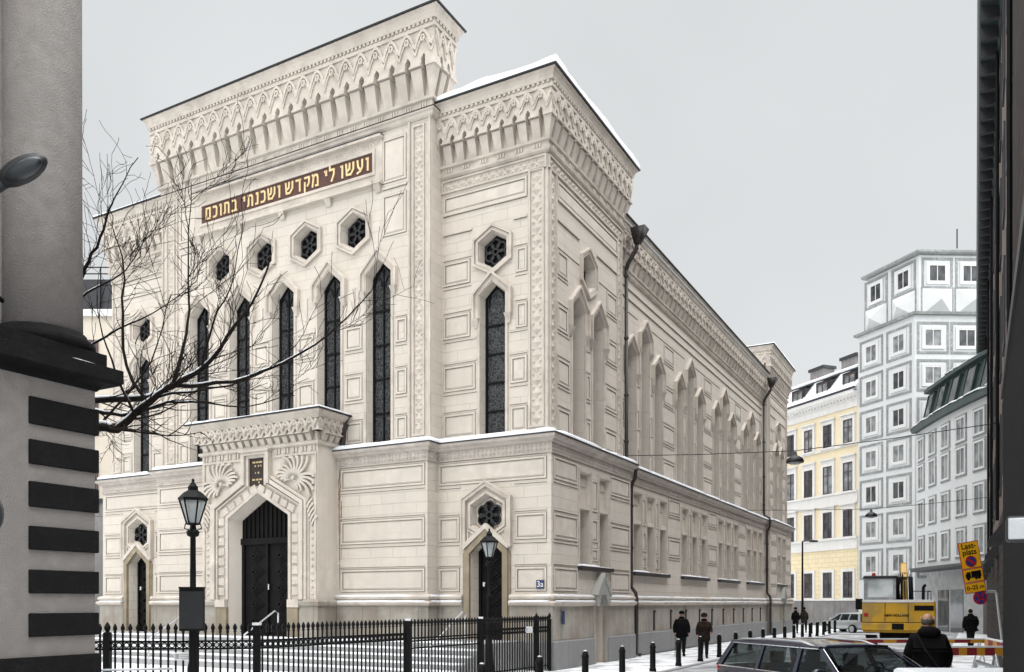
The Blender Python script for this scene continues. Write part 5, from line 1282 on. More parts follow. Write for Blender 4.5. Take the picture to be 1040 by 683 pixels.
for z0, z1, nm in ((.0, .265, 'distance_plate'), (.275, .625, 'lorry_plate'), (.635, 1.33, 'loading_plate')):
    m = M(); sbox(m, -hw, hw, z0, z1, 0, .02); pt_ = m.build(nm, X['signred'], sg); m = M(); sbox(m, -hw + .018, hw - .018, z0 + .018, z1 - .018, .018, .023); m.build('yellow_face', X['signyellow'], pt_)
    if nm == 'loading_plate':
        text('sign_text', 'Last-\nplats', .20, X['black'], pt_, smtx(0, 1.135, .025), .001, offset=.004)
        m = M(); n = 24
        def disc(m, r, d0, d1, z=.815): m.add([SP(r * math.cos(2 * PI * k / n), z + r * math.sin(2 * PI * k / n), d0) for k in range(n)] + [SP(r * math.cos(2 * PI * k / n), z + r * math.sin(2 * PI * k / n), d1) for k in range(n)], [tuple(range(n, 2 * n))] + [(k, (k + 1) % n, n + (k + 1) % n, n + k) for k in range(n)])
        disc(m, .15, .02, .025); m.build('red_ring', X['signred'], pt_); m = M(); disc(m, .118, .02, .029); m.build('blue_disc', X['signblue'], pt_)
        m = M(); q = .09; b_ = .022; m.hexa([SP(-q - b_, .815 + q - b_, .028), SP(q - b_, .815 - q - b_, .028), SP(q + b_, .815 - q + b_, .028), SP(-q + b_, .815 + q + b_, .028), SP(-q - b_, .815 + q - b_, .033), SP(q - b_, .815 - q - b_, .033), SP(q + b_, .815 - q + b_, .033), SP(-q + b_, .815 + q + b_, .033)]); m.build('red_bar', X['signred'], pt_)
    if nm == 'lorry_plate':
        m = M(); sbox(m, -.05, .205, .415, .56, .024, .028); sbox(m, -.20, -.065, .415, .505, .024, .028); sbox(m, -.17, -.065, .506, .55, .024, .028); sbox(m, -.2, .205, .39, .414, .024, .028)
        for c in (-.14, .06, .14):
            m.add([SP(c + .038 * math.cos(k * PI / 6), .375 + .038 * math.sin(k * PI / 6), .024) for k in range(12)] + [SP(c + .038 * math.cos(k * PI / 6), .375 + .038 * math.sin(k * PI / 6), .029) for k in range(12)], [tuple(range(12, 24))])
        m.build('lorry_symbol', X['black'], pt_)
    if nm == 'distance_plate': text('sign_text', '0\u201325 m', .15, X['black'], pt_, smtx(0, .132, .025), .001, offset=.003)
ns = M(); n = 24; zc_ = -.15; a_ = .09
def disc2(r, d0, d1): 
    m = M(); m.add([SP(a_ + r * math.cos(2 * PI * k / n), zc_ + r * math.sin(2 * PI * k / n), d0) for k in range(n)] + [SP(a_ + r * math.cos(2 * PI * k / n), zc_ + r * math.sin(2 * PI * k / n), d1) for k in range(n)], [tuple(range(n, 2 * n)), tuple(range(n - 1, -1, -1))] + [(k, (k + 1) % n, n + (k + 1) % n, n + k) for k in range(n)]); return m
rd = disc2(.185, -.01, .01).build('no_stopping_disc', X['signred'], sg); disc2(.15, .0, .014).build('blue_disc', X['signblue'], rd)
m = M()
for s in (-1, 1):
    q = .11; b_ = .018; P0 = []
    for d_ in (.013, .019):
        P0 += [SP(a_ - q - b_, zc_ + s * (q) - s * b_, d_), SP(a_ + q - b_, zc_ - s * q - s * b_, d_), SP(a_ + q + b_, zc_ - s * q + s * b_, d_), SP(a_ - q + b_, zc_ + s * q + s * b_, d_)]
    m.hexa(P0)
m.build('red_cross', X['signred'], rd)
b0 = PXZ(1011, 601); b1 = PXZ(1023, 694); b2 = PXZ(992, 601)
m = M(); m.tube([(b2[0], .0, b2[1]), (b0[0], .0, b0[1]), (b0[0] + .03, 0, b0[1] - .06), (b1[0], 0, 0)], .035, 8); m.tube([(b2[0] + .1, 0, b2[1]), SP(.06, 1.3, -.035)], .028, 8); m.build('sign_pole', X['galv'], sg)

# ------------------------------------------------------------------ striped barriers
def barrier(p, q, z, label, h=.16, seg=6, legs=True):
    p = Vector(p); q = Vector(q); rz, Ln = house_frame(p, q)
    r = empty('striped_barrier', (p.x, p.y, 0), rz, label, 'barrier', 'red and yellow striped road barriers'); fr = front(0)
    m = M(); m.box(fr, 0, Ln, z - h / 2, z + h / 2, -.02, .02); bd = m.build('board', X['stripered'], r)
    m = M()
    for k in range(0, seg, 2): m.box(fr, Ln * k / seg, Ln * (k + .9) / seg, z - h / 2 - .001, z + h / 2 + .001, .01, .023)
    m.build('yellow_stripe', X['stripeyel'], bd)
    m = M(); m.box(fr, 0, Ln, z + h / 2 + .001, z + h / 2 + .035, -.025, .026); m.build('board_snow', X['snow'], bd)
    for a in ((.15, Ln - .15) if legs else ()):
        m = M(); m.tube([(a, -.45, 0), (a, 0, z), (a, .45, 0)], .025, 6); m.tube([(a, -.3, .33), (a, .3, .33)], .02, 6); m.build('leg', X['galv'], r)
    return r
zb_ = lambda v, d_: 2.1 - (v - 612) * d_ / 862
b1_ = barrier(A(955, 16.5), A(1019, 16.5), zb_(662, 16.5), 'nearest red and yellow striped barrier board beside the foreground man', .15, 7)
m = M(); fr = front(0); Lq = (1019 - 955) / 862 * 16.5
m.tube([(Lq, 0, 1.22), (Lq + .3, -.1, 1.2), (Lq + .75, -.3, .9), (Lq + .75, -.3, 0)], .05, 6); m.tube([(Lq - .5, .1, .95), (Lq + .45, -.2, .62)], .045, 6); m.tube([(Lq - .5, .1, .95), (Lq - .5, .1, 0)], .03, 6); m.build('galvanised_brace', X['galv'], b1_)
barrier(A(838, 24.5), A(1000, 24.5), zb_(651.5, 24.5), 'long dark red and yellow striped barrier stretching behind the foreground man', .10, 11)
barrier(A(1001, 19), A(1019, 17.2), zb_(655, 18), 'short slanting striped barrier end beneath the yellow sign', .16, 4)
cbk = empty('snowy_concrete_block', (A(1000, 11.5)[0], 11.5, 0), 0, 'long concrete block under smooth snow at the lower right corner', 'concrete block')
m = M(); m.bx(-1.1, 1.6, -.35, .35, 0, 1.0); m.build('block', X['concrete'], cbk, bevel=.04); m = M(); m.bx(-1.1, 1.6, -.36, .36, 1.001, 1.19); m.build('snow_cover', X['snow'], cbk, bevel=.06)

# ------------------------------------------------------------------ people
def skin_mesh(name, joints, edges, mt, parent, sub=2, root=0):
    me = bpy.data.meshes.new(name); me.from_pydata([j[0] for j in joints], edges, []); o = bpy.data.objects.new(name, me); col.objects.link(o)
    s = o.modifiers.new('s', 'SKIN'); s.use_smooth_shade = True
    for i, j in enumerate(joints):
        r = j[1]; o.data.skin_vertices[0].data[i].radius = (r, r) if not isinstance(r, tuple) else r
    o.data.skin_vertices[0].data[root].use_root = True
    b = o.modifiers.new('u', 'SUBSURF'); b.levels = b.render_levels = sub
    bpy.context.view_layer.update(); dg = bpy.context.evaluated_depsgraph_get(); m2 = bpy.data.meshes.new_from_object(o.evaluated_get(dg)); bpy.data.objects.remove(o)
    m2.materials.clear(); m2.materials.append(mt); m2.polygons.foreach_set('use_smooth', [True] * len(m2.polygons))
    o = bpy.data.objects.new(name, m2); col.objects.link(o); o.parent = parent; return o
def person(loc, heading, label, h=1.75, coat='coat', hem=.72, top='cap', stride=.12, armL=(0, 0), armR=(0, 0), lean=0.0, bulk=1.0, cane=False, group=None, scarf=None, bag=False, hood_up=False):
    r = empty('person', loc, heading - PI / 2, label, 'person', group); k = h / 1.75
    def J(x, y, z): return (x * k, (y + lean * max(0, z - .9)) * k, z * k)
    s = stride
    leg = {1: (s, .06), -1: (-s, .0)}
    sw = .168 * bulk
    def arm(sd, off): return J(sd * sw, 0, 1.42), J(sd * (sw + .055), -.03 + off[0] * .4, 1.14), J(sd * (sw + .045), .07 + off[0], .90 + off[1])
    jt = [(J(0, 0, .95), .13 * k), (J(0, 0, 1.2), .12 * k), (J(0, -.01, 1.38), .13 * k), (J(0, 0, 1.50), .052 * k), (J(0, .01, 1.56), .06 * k), (J(0, .02, 1.64), (.078 * k, .092 * k)), (J(0, .015, 1.73), (.055 * k, .065 * k))]
    ed = [(0, 1), (1, 2), (2, 3), (3, 4), (4, 5), (5, 6)]
    for sd, off in ((1, armL), (-1, armR)):
        a, b, c = arm(sd, off); i = len(jt); jt += [((a[0] * .86, a[1], a[2] - .07 * k), .05 * k), (b, .04 * k), (c, .03 * k)]; ed += [(2, i), (i, i + 1), (i + 1, i + 2)]
        hv = (Vector(c) - Vector(b)).normalized(); pv = Vector(c) + hv * .07 * k; jt.append((tuple(pv), (.016 * k, .034 * k))); ed.append((i + 2, i + 3)); lat = Vector((0, 1, 0)) - hv * hv.y; lat.normalize()
        for q, (o_, ln) in enumerate(((-.032, .055), (-.011, .068), (.011, .065), (.030, .05))):
            f1_ = pv + lat * o_ * k + hv * .035 * k; f2_ = f1_ + hv * ln * .6 * k + Vector((-sd * .015, 0, 0)) * k; n0 = len(jt); jt += [(tuple(f1_), .009 * k), (tuple(f2_), .008 * k)]; ed += [(i + 3, n0), (n0, n0 + 1)]
        th = Vector(c) + hv * .03 * k + lat * .045 * k; n0 = len(jt); jt += [(tuple(th), .010 * k), (tuple(th + hv * .045 * k + lat * .012 * k), .009 * k)]; ed += [(i + 2, n0), (n0, n0 + 1)]
    lj = {}
    for sd in (1, -1):
        st, ben = leg[sd]; i = len(jt)
        hip, knee, ank, toe = J(sd * .095, 0, .90), J(sd * .10, st * .5 + ben * .6 + .02, .50), J(sd * .10, st - ben * .3, .09 + (ben > 0) * .02), J(sd * .115, st + .15 - ben * .2, .035)
        lj[sd] = (hip, knee, ank, toe); jt += [(hip, .095 * k), (knee, .062 * k), (ank, .034 * k), ((toe[0], toe[1] - .03 * k, toe[2]), (.028 * k, .018 * k))]; ed += [(0, i), (i, i + 1), (i + 1, i + 2), (i + 2, i + 3)]
    body = skin_mesh('body', jt, ed, X['skin'], r)
    # trousers and shoes
    tj = [(J(0, 0, .96), .15 * k)]; te = []
    for sd in (1, -1):
        i = len(tj); hip, knee, ank, toe = lj[sd]; tj += [(hip, .115 * k), (knee, .086 * k), ((ank[0], ank[1], ank[2] - .005), .066 * k)]; te += [(0, i), (i, i + 1), (i + 1, i + 2)]
    skin_mesh('trousers', tj, te, X['trous'], r)
    for sd in (1, -1):
        hip, knee, ank, toe = lj[sd]; heel = (ank[0], ank[1] - .05 * k, .045 * k)
        skin_mesh('shoe', [(heel, (.045 * k, .045 * k)), ((ank[0], ank[1] + .05 * k, .05 * k), (.052 * k, .05 * k)), (toe, (.048 * k, .034 * k)), ((toe[0], toe[1] + .05 * k, .03 * k), (.04 * k, .028 * k)), ((ank[0], ank[1], .13 * k), .066 * k)], [(0, 1), (1, 2), (2, 3), (1, 4)], X['tyre'], r, 1)
    # coat with sleeves
    b = bulk
    cj = [(J(0, .0, hem), (.215 * b * k, .19 * b * k)), (J(0, .0, (hem + 1.0) / 2), (.21 * b * k, .18 * b * k)), (J(0, .0, 1.03), (.20 * b * k, .17 * b * k)), (J(0, .0, 1.20), (.195 * b * k, .17 * b * k)), (J(0, -.01, 1.335), (.165 * b * k, .145 * b * k)), (J(0, -.005, 1.455), (.105 * k, .10 * k)), (J(0, 0, 1.535), (.085 * k, .085 * k))]
    ce = [(0, 1), (1, 2), (2, 3), (3, 4), (4, 5), (5, 6)]
    for sd, off in ((1, armL), (-1, armR)):
        a, bb, c = arm(sd, off); i = len(cj); a2 = (a[0] * .92, a[1], a[2] - .06 * k); cj += [(a2, .088 * b * k), (bb, .074 * b * k), (c, .062 * b * k)]; ce += [(4, i), (i, i + 1), (i + 1, i + 2)]
    skin_mesh('coat', cj, ce, X[coat], r, 2, 2)
    hc = Vector(J(0, .02, 1.65))
    m = M(); m.blob((hc.x, hc.y + .098 * k, hc.z - .012 * k), (.014 * k, .022 * k, .022 * k), 8, 6); m.build('nose', X['skin'], r, True)
    m = M()
    for sd in (-1, 1): m.blob((hc.x + sd * .032 * k, hc.y + .083 * k, hc.z + .016 * k), (.013 * k, .010 * k, .008 * k), 8, 6)
    m.build('eyes', X['hairdark'], r, True)
    m = M(); m.blob((hc.x, hc.y + .086 * k, hc.z - .05 * k), (.024 * k, .010 * k, .006 * k), 8, 5); m.build('mouth', X['signred'], r, True)
    for sd in (-1, 1): m = M(); m.blob((hc.x + sd * .083 * k, hc.y - .005 * k, hc.z), (.014 * k, .024 * k, .036 * k), 8, 6); m.build('ear', X['skin'], r, True)
    if top == 'cap':
        m = M(); m.lathe([(.098, -.02), (.108, .01), (.105, .06), (.08, .10), (.03, .115), (.004, .118)], (0, 0, 0), 14); o = m.build('cap', X['coat'], r, True); o.location = hc + Vector((0, -.005, .028)) * k; o.scale = (k, k * 1.12, k)
    elif top == 'hat':
        m = M(); m.lathe([(.10, -.05), (.125, -.02), (.128, .05), (.10, .10), (.04, .125), (.004, .13)], (0, 0, 0), 14); o = m.build('fur_hat', X['coatbrown'], r, True); o.location = hc + Vector((0, -.012, .035)) * k; o.scale = (k, k * 1.1, k)
    elif top == 'bald':
        m = M()
        for sd in range(17):
            t = rad(170 + 200 * sd / 16); m.blob((hc.x + .066 * k * math.cos(t), hc.y - .002 + .078 * k * math.sin(t), hc.z - .045 + .006 * math.sin(sd * 2.1)), (.019 * k, .019 * k, .040 * k), 7, 5)
        m.build('hair_fringe', X['hair'], r, True)
    else:
        m = M(); m.blob((hc.x, hc.y - .015 * k, hc.z + .025 * k), (.095 * k, .105 * k, .10 * k), 12, 8); m.build('hair', X['hairdark'], r, True)
    m = M(); m.lathe([(.095, 0), (.112, .03), (.105, .075), (.085, .09)], J(0, 0, 1.47), 14); m.build('collar', X[scarf or coat], r, True)
    if top == 'bald':
        m = M(); q = J(0, -.10, 1.47); m.blob(q, (.15 * k, .085 * k, .085 * k), 12, 8); m.build('hood', X[coat], r, True)
        m = M(); m.tube([J(-.17, -.14, 1.46), J(-.05, -.215, 1.2), J(.10, -.20, .98), J(.2, -.08, .86)], .018 * k, 6); m.build('bag_strap', X['tyre'], r)
    if bag:
        m = M(); p = J(0, .16, .98); m.bx(p[0] - .02, p[0] + .17, p[1] - .02, p[1] + .08, p[2] - .12, p[2] + .04); m.build('shoulder_bag', X['tyre'], r, bevel=.03)
    if cane:
        a, bb, c = arm(1, armL); cn = M(); cn.tube([(c[0], c[1] + .02, c[2] - .02), (c[0] + .03, c[1] + .1, .0)], .012, 6); cn.tube([(c[0], c[1] - .05, c[2] - .03), (c[0], c[1] + .03, c[2] - .01)], .014, 6); o = cn.build('walking_stick', X['black']); o.location = loc; o.rotation_euler = (0, 0, heading - PI / 2)
        tag(o, 'thin dark walking stick held by the man on the snowy pavement', 'walking stick')
    return r
toc = math.atan2(-33, -6.6)
person(W(1.46, 8.55), toc + .15, 'man in a black coat and cap walking with a stick beside the synagogue', 1.74, 'coat', .70, 'cap', .14, (.02, .0), (.0, .0), .06, 1.25, True)
person(W(2.57, 7.78), toc, 'woman in a brown fur coat and fur hat walking on the pavement', 1.66, 'coatbrown', .62, 'hat', .12, (.05, .0), (.1, .12), .02, 1.2, False, None, 'coat', True)
p = A(808, 57); person((p[0], p[1], 0), rad(70), 'distant person in a black hooded coat at the end of the pavement', 1.74, 'coat', .68, 'cap', .1)
p = A(816.8, 58.5); person((p[0], p[1], 0), rad(65), 'distant person in a dark olive coat at the end of the pavement', 1.76, 'coatolive', .72, 'hair', .1)
p = A(986, 38.5); person((p[0], p[1], 0), rad(80), 'dark coated person walking away below the yellow loading sign', 1.78, 'coat', .72, 'hair', .14, (.1, .1), (.0, .0), .05, 1.3)
p = A(943, 13.3); person((p[0], p[1], -.02), rad(72), 'balding man in a black winter coat seen from behind beside the blue estate', 1.97, 'coat', .72, 'bald', .12, (.12, .06), (.14, .1), .07, 1.14)

# ------------------------------------------------------------------ cars
def loft(m, rings, cap=True):
    b = len(m.v); n = len(rings[0])
    for r in rings: m.v += [tuple(v) for v in r]
    for i in range(len(rings) - 1):
        for k in range(n):
            m.f.append((b + i * n + k, b + i * n + (k + 1) % n, b + (i + 1) * n + (k + 1) % n, b + (i + 1) * n + k))
    if cap: m.f.append(tuple(b + k for k in range(n - 1, -1, -1))); e = b + (len(rings) - 1) * n; m.f.append(tuple(e + k for k in range(n)))
def car(loc, heading, label, paint, wagon=True, S=1.0):
    r = empty('parked_car', loc, heading, label, 'car')
    if wagon:
        sta = [(-2.40, .70, .42, .80), (-2.34, .82, .36, .92), (-2.1, .87, .30, .99), (-1.4, .90, .26, 1.0), (0, .905, .25, .98), (1.05, .895, .26, .955), (1.5, .87, .27, .91), (2.05, .82, .28, .84), (2.36, .72, .32, .72), (2.42, .58, .40, .60)]
        xr, xrb, xw, xwb = -2.02, -2.30, .42, 1.22; zr = 1.41; hwr = .60; hwb = .80
        pil = [-1.98, -1.02, .02]; roofend = -2.05
    else:
        sta = [(-1.95, .66, .42, .84), (-1.88, .78, .34, .95), (-1.5, .83, .26, .98), (0, .85, .25, .94), (.85, .84, .26, .92), (1.5, .78, .28, .82), (1.9, .66, .34, .68), (1.96, .5, .42, .58)]
        xr, xrb, xw, xwb = -1.55, -1.82, .2, 1.0; zr = 1.43; hwr = .56; hwb = .75
        pil = [-1.45, -.75, .05]; roofend = -1.6
    rings = []
    for x, w, zb, zt in sta:
        half = [(0, zb), (w * .8, zb), (w * .97, zb + .10), (w, zb + (zt - zb) * .45), (w * .985, zt - .14), (w * .93, zt - .03), (w * .86, zt), (0, zt + .025)]
        ring = [(x, -y, z) for y, z in half] + [(x, y, z) for y, z in reversed(half[1:-1])]
        rings.append(ring)
    m = M(); loft(m, rings); m.build('body', X[paint], r, True, 0, 2)
    zb = .985 if wagon else .95
    def side_pt(x, t, sd, ex=0.0):   # t 0 belt .. 1 roof
        return (x, sd * (hwb + (hwr - hwb) * t + ex), zb - .03 + (zr - zb + .0) * t)
    # roof shell
    m = M(); rg = []
    for i in range(9):
        t = i / 8; x = roofend + (xw - roofend) * t; cr = .055 * math.sin(PI * min(1, .15 + t * .85)); 
        rg.append([(x, hwr * s_, zr + cr * (1 - s_ * s_) + .0) for s_ in (-1, -.6, 0, .6, 1)] + [(x, hwr * s_, zr - .035) for s_ in (1, 0, -1)])
    loft(m, rg); rf = m.build('roof', X[paint], r, True)
    m = M()
    for sd in (-1, 1):
        def post(x0, x1, w0, w1, d_=.02):
            P = []
            for xx, t, ww in ((x0, 0, w0), (x1, 1, w1)):
                for dx, ex in ((-ww / 2, -.03), (ww / 2, -.03), (ww / 2, d_), (-ww / 2, d_)): P.append(side_pt(xx + dx, t, sd, ex))
            if sd < 0: P = P[3::-1] + P[7:3:-1]
            m.hexa(P)
        post(xwb - .10, xw - .0, .10, .09); post(pil[2], pil[2] - .08, .09, .07, .012); post(pil[1], pil[1] - .06, .09, .07, .012); post(xrb + .10, xr + .0, .16, .13)
        m.tube([side_pt(xw, 1, sd, .005), side_pt(roofend, 1, sd, .005)], .035, 6)
    m.build('pillars', X[paint], r)
    def pane(name, P, thick=.012):
        g_ = M(); c = sum((Vector(p) for p in P), Vector()) / len(P); nrm = (Vector(P[1]) - Vector(P[0])).cross(Vector(P[2]) - Vector(P[0])).normalized()
        q = [tuple(Vector(p) - nrm * thick) for p in P]; n = len(P)
        g_.add(list(P) + q, [tuple(range(n)), tuple(range(2 * n - 1, n - 1, -1))] + [(i, n + i, n + (i + 1) % n, (i + 1) % n) for i in range(n)]); return g_.build(name, X['carglass'], r)
    for sd in (-1, 1):
        for xa0, xa1, xb0, xb1 in ((xrb + .16, xr + .06, pil[1] - .05, pil[1] - .10), (pil[1] + .05, pil[1] - .02, pil[2] - .05, pil[2] - .12), (pil[2] + .05, pil[2] - .04, xwb - .18, xw - .06)):
            P = [side_pt(xa0, .03, sd, -.012), side_pt(xb0, .03, sd, -.012), side_pt(xb1, .95, sd, -.012), side_pt(xa1, .95, sd, -.012)]
            if sd > 0: P.reverse()
            gl = pane('side_window', P)
            t_ = M(); e = .022
            PP = [side_pt(xa0 - .03, .0, sd, e), side_pt(xb0 + .03, .0, sd, e), side_pt(xb1 + .03, .97, sd, e), side_pt(xa1 - .03, .97, sd, e)]
            t_.tube(PP[:2], .011, 5); t_.tube(PP[2:], .011, 5); t_.build('chrome_strip', X['chrome'], gl)
        m = M(); m.tube([side_pt(xwb - .02, .05, sd, .03), side_pt(xw + .10, .98, sd, .03)], .005, 5); m.build('chrome_pillar_trim', X['chrome'], r)
        if wagon:
            m = M(); m.tube([side_pt(roofend + .1, 1.02, sd, -.03), tuple(Vector(side_pt(roofend + .25, 1.0, sd, -.03)) + Vector((0, 0, .055))), tuple(Vector(side_pt(-1, 1.0, sd, -.03)) + Vector((0, 0, .085))), tuple(Vector(side_pt(-.1, 1.0, sd, -.03)) + Vector((0, 0, .075))), side_pt(.25, 1.02, sd, -.03)], .02, 6); m.build('roof_rail', X['galv'], r, True)
        m = M(); m.blob((xwb - .35, sd * .99, zb + .05), (.07, .11, .075), 10, 7); mr = m.build('door_mirror', X[paint], r, True)
        m = M(); m.tube([(sta[0][0] + .05, sd * .68, .80), (sta[0][0] + .08, sd * .70, .95)], .07, 6); m.build('tail_light', X['red'], r)
        m = M(); m.blob((sta[-1][0] - .12, sd * .58, .66), (.10, .14, .07), 10, 7); m.build('headlight', X['lamp_glass'], r, True)
        m = M()
        for kx in (pil[1] - .2, .3): m.box(None, kx, kx + .14, .72, .75, sd * .90 - .02, sd * .90 + .02)
        m.build('door_handle', X['chrome'], r)
    pane('windscreen', [(xwb, -.72, zb - .02), (xwb, .72, zb - .02), (xw + .02, hwr - .04, zr - .02), (xw + .02, -hwr + .04, zr - .02)])
    pane('rear_window', [(xrb - .02, .66, zb), (xrb - .02, -.66, zb), (roofend, -hwr + .06, zr - .02), (roofend, hwr - .06, zr - .02)])
    m = M(); 
    for sx_, sy_ in ((.1, .36), (.1, -.36), (-.85, .36), (-.85, -.36)): m.bx(sx_ - .3, sx_ - .14, sy_ - .22, sy_ + .22, .6, 1.06); m.bx(sx_ - .27, sx_ - .17, sy_ - .12, sy_ + .12, 1.06, 1.26)
    m.bx(.55, 1.05, -.7, .7, .75, .955); m.bx(xrb + .2, -.9, -.7, .7, .6, .78); m.build('seats', X['cabin'], r, bevel=.03)
    m = M(); cw = Vector((.42, .36, .98)); m.tube([(cw.x + .06 * math.cos(t * PI / 6) * 1.5, cw.y + .18 * math.sin(t * PI / 6), cw.z + .17 * math.cos(t * PI / 6)) for t in range(13)], .016, 6); m.build('steering_wheel', X['cabin'], r)
    m = M(); y = 0; m.tube([(xwb - .02, .35, zb + .01), (xw + .42, -.12, zb + .18)], .012, 5); m.tube([(xwb - .02, -.2, zb + .01), (xw + .42, -.6, zb + .16)], .012, 5); m.build('wipers', X['tyre'], r)
    for wx in ((1.45, -1.4) if wagon else (1.2, -1.2)):
        for sd in (-1, 1):
            m = M(); m.lathe([(.20, -.10), (.31, -.10), (.325, -.06), (.325, .06), (.31, .10), (.20, .10)], (wx, sd * .80, .325), 20, 'y'); wh = m.build('wheel', X['tyre'], r, True)
            m = M(); m.lathe([(.05, -.03), (.21, .0), (.215, .02), (.05, .05)] if sd > 0 else [(.05, -.05), (.215, -.02), (.21, .0), (.05, .03)], (wx, sd * .88, .325), 16, 'y'); m.build('rim', X['galv'], wh)
    m = M(); m.bx(sta[0][0] - .02, sta[0][0] + .05, -.26, .26, .62, .73); m.build('number_plate', X['white'], r)
    return r
CARH = rad(-73)
car((5.16, 13.5, .02), CARH, 'dark blue estate car with chrome trim and roof rails in the foreground', 'navy', True)
p = A(861, 61); sc_ = car((p[0], p[1], -.10), rad(115), 'small silver hatchback parked in front of the yellow building', 'silver', False)

# ------------------------------------------------------------------ excavator
p = A(908, 34.5)
ex = empty('excavator', (p[0], p[1], -.05), rad(-22), 'yellow tracked excavator seen from behind at work in the street', 'excavator')
m = M(); m.hexa([(-1.18, -.35, .92), (1.5, -.35, .92), (1.5, 2.6, .92), (-1.18, 2.6, .92), (-1.18, -.35, 2.2), (1.5, -.35, 2.2), (1.5, 2.6, 2.2), (-1.18, 2.6, 2.2)]); m.build('house', X['exyellow'], ex, bevel=.07)
m = M(); m.bx(-1.22, 1.40, -.47, -.30, 1.02, 1.32); m.bx(-1.2, -.35, -.42, -.3, 1.34, 2.14); m.bx(-.33, .5, -.42, -.3, 1.34, 2.14); m.bx(.52, 1.46, -.42, -.3, 1.34, 2.14); m.build('counterweight', X['exyellow'], ex, bevel=.025)
m = M(); m.tube([(1.1, .4, 2.2), (1.1, .4, 2.75), (1.16, .3, 2.85)], .06, 8); m.build('exhaust_pipe', X['black'], ex, True)
m = M(); m.tube([(.55, 0, 2.2), (.55, 0, 2.6), (1.35, 0, 2.6), (1.35, 0, 2.2)], .022, 6); m.tube([(1.35, 0, 2.6), (1.35, 1.6, 2.6), (1.35, 1.6, 2.2)], .022, 6); m.build('handrail', X['black'], ex, True)
m = M()
for zz in (1.02, 1.33, 2.145): m.bx(-1.21, 1.47, -.424, -.40, zz - .008, zz + .008)
m.bx(-.10, .34, -.476, -.46, 1.05, 1.30); m.build('panel_gaps', X['black'], ex)
m = M()
for k in range(4): m.tube([(.26 + k * .09, .7, 2.15), (.22 + k * .1, .62, 2.7), (.25 + k * .09, .8, 3.0), (.3 + k * .08, 1.1, 3.4)], .022, 6)
m.build('boom_hoses', X['black'], ex, True)
m = M(); m.bx(.72, 1.42, -.44, -.415, 1.82, 2.02); m.bx(.72, 1.42, -.44, -.415, 1.62, 1.68) if 0 else None; m.build('air_grille', X['black'], ex)
text('machine_lettering', 'NEW HOLLAND', .125, X['black'], ex, fmtx(front(-.42), .08, 1.62, .006), .003, offset=.006)
m = M(); m.bx(-1.14, -.98, -.44, -.415, 1.58, 1.72); m.build('tail_light', X['red'], ex)
m = M(); m.bx(-1.2, 1.45, -.3, 2.5, 2.201, 2.25); m.bx(-1.2, 1.42, -.44, -.33, 2.141, 2.19); m.build('snow_cover', X['snow'], ex, bevel=.02)
m = M(); m.bx(-1.12, -.98, .55, .67, 2.2, 3.15); m.bx(-.02, .10, .55, .67, 2.2, 3.15); m.bx(-1.12, -.98, 1.9, 2.0, 2.2, 3.15); m.bx(-.02, .1, 1.9, 2.0, 2.2, 3.15); m.bx(-1.12, .1, .54, .68, 2.25, 2.36); m.build('cab_frame', X['greystripe'], ex, bevel=.02)
m = M(); m.bx(-1.15, .14, .45, 2.1, 3.151, 3.25); m.build('cab_roof', X['flash'], ex, bevel=.03)
m = M(); m.bx(-.98, -.02, .57, .60, 2.36, 3.12); m.build('frosted_rear_window', glassmat('frosted_cab_glass', (.42, .46, .47), .4, .12, .3), ex)
m = M(); m.bx(-.75, -.25, .9, 1.3, 2.25, 2.85); m.build('seat', X['cabin'], ex, bevel=.05)
m = M(); m.lathe([(.07, 0), (.07, .10), (.03, .14)], (-.75, .6, 3.25), 10); m.build('beacon', X['red'], ex)
m = M(); m.bx(-1.45, -1.16, .2, .35, 1.85, 2.30); m.build('wing_mirror', X['black'], ex, bevel=.03)
m = M(); bp_ = [(.42, .9, 2.0), (.42, 1.05, 3.05), (.44, 1.7, 3.62), (.46, 3.4, 3.2)]
for (x0, y0, z0), (x1, y1, z1) in zip(bp_, bp_[1:]):
    dv = Vector((0, y1 - y0, z1 - z0)).normalized(); nn = Vector((0, -dv.z, dv.y)) * .22
    m.hexa([(x0 - .11, y0 - nn.y, z0 - nn.z), (x0 + .11, y0 - nn.y, z0 - nn.z), (x0 + .11, y0 + nn.y, z0 + nn.z), (x0 - .11, y0 + nn.y, z0 + nn.z), (x1 - .11, y1 - nn.y, z1 - nn.z), (x1 + .11, y1 - nn.y, z1 - nn.z), (x1 + .11, y1 + nn.y, z1 + nn.z), (x1 - .11, y1 + nn.y, z1 + nn.z)])
m.build('boom', X['exyellow'], ex, bevel=.02)
for s in (-1, 1):
    m = M(); m.tube([(.42 + s * .27, .85, 2.1), (.42 + s * .24, 1.0, 3.2)], .09, 8); m.build('boom_cylinder', X['black'], ex, True); m = M(); m.tube([(.42 + s * .24, 1.0, 3.2), (.42 + s * .2, 1.25, 3.5)], .045, 8); m.build('cylinder_rod', X['galv'], ex, True)
m = M(); m.bx(.27, .31, .72, .76, 2.2, 3.2); m.tube([(.3, .74, 2.2), (.32, .7, 2.9), (.36, .9, 3.3)], .03, 6); m.build('hydraulic_hoses', X['black'], ex)
for s in (-1, 1):
    m = M(); c = .15 + s * .98; m.lathe([(.05, -.2), (.3, -.2), (.3, .2), (.05, .2)], (c, -.2, .42), 14, 'x'); m.lathe([(.05, -.2), (.3, -.2), (.3, .2), (.05, .2)], (c, 2.4, .42), 14, 'x'); m.bx(c - .21, c + .21, -.2, 2.4, .12, .20); m.bx(c - .21, c + .21, -.2, 2.4, .64, .72); m.bx(c - .15, c + .15, -.1, 2.3, .2, .64)
    for q in range(14): m.bx(c - .22, c + .22, -.25 + q * .2, -.15 + q * .2, .70, .74)
    m.build('track', X['tyre'], ex)
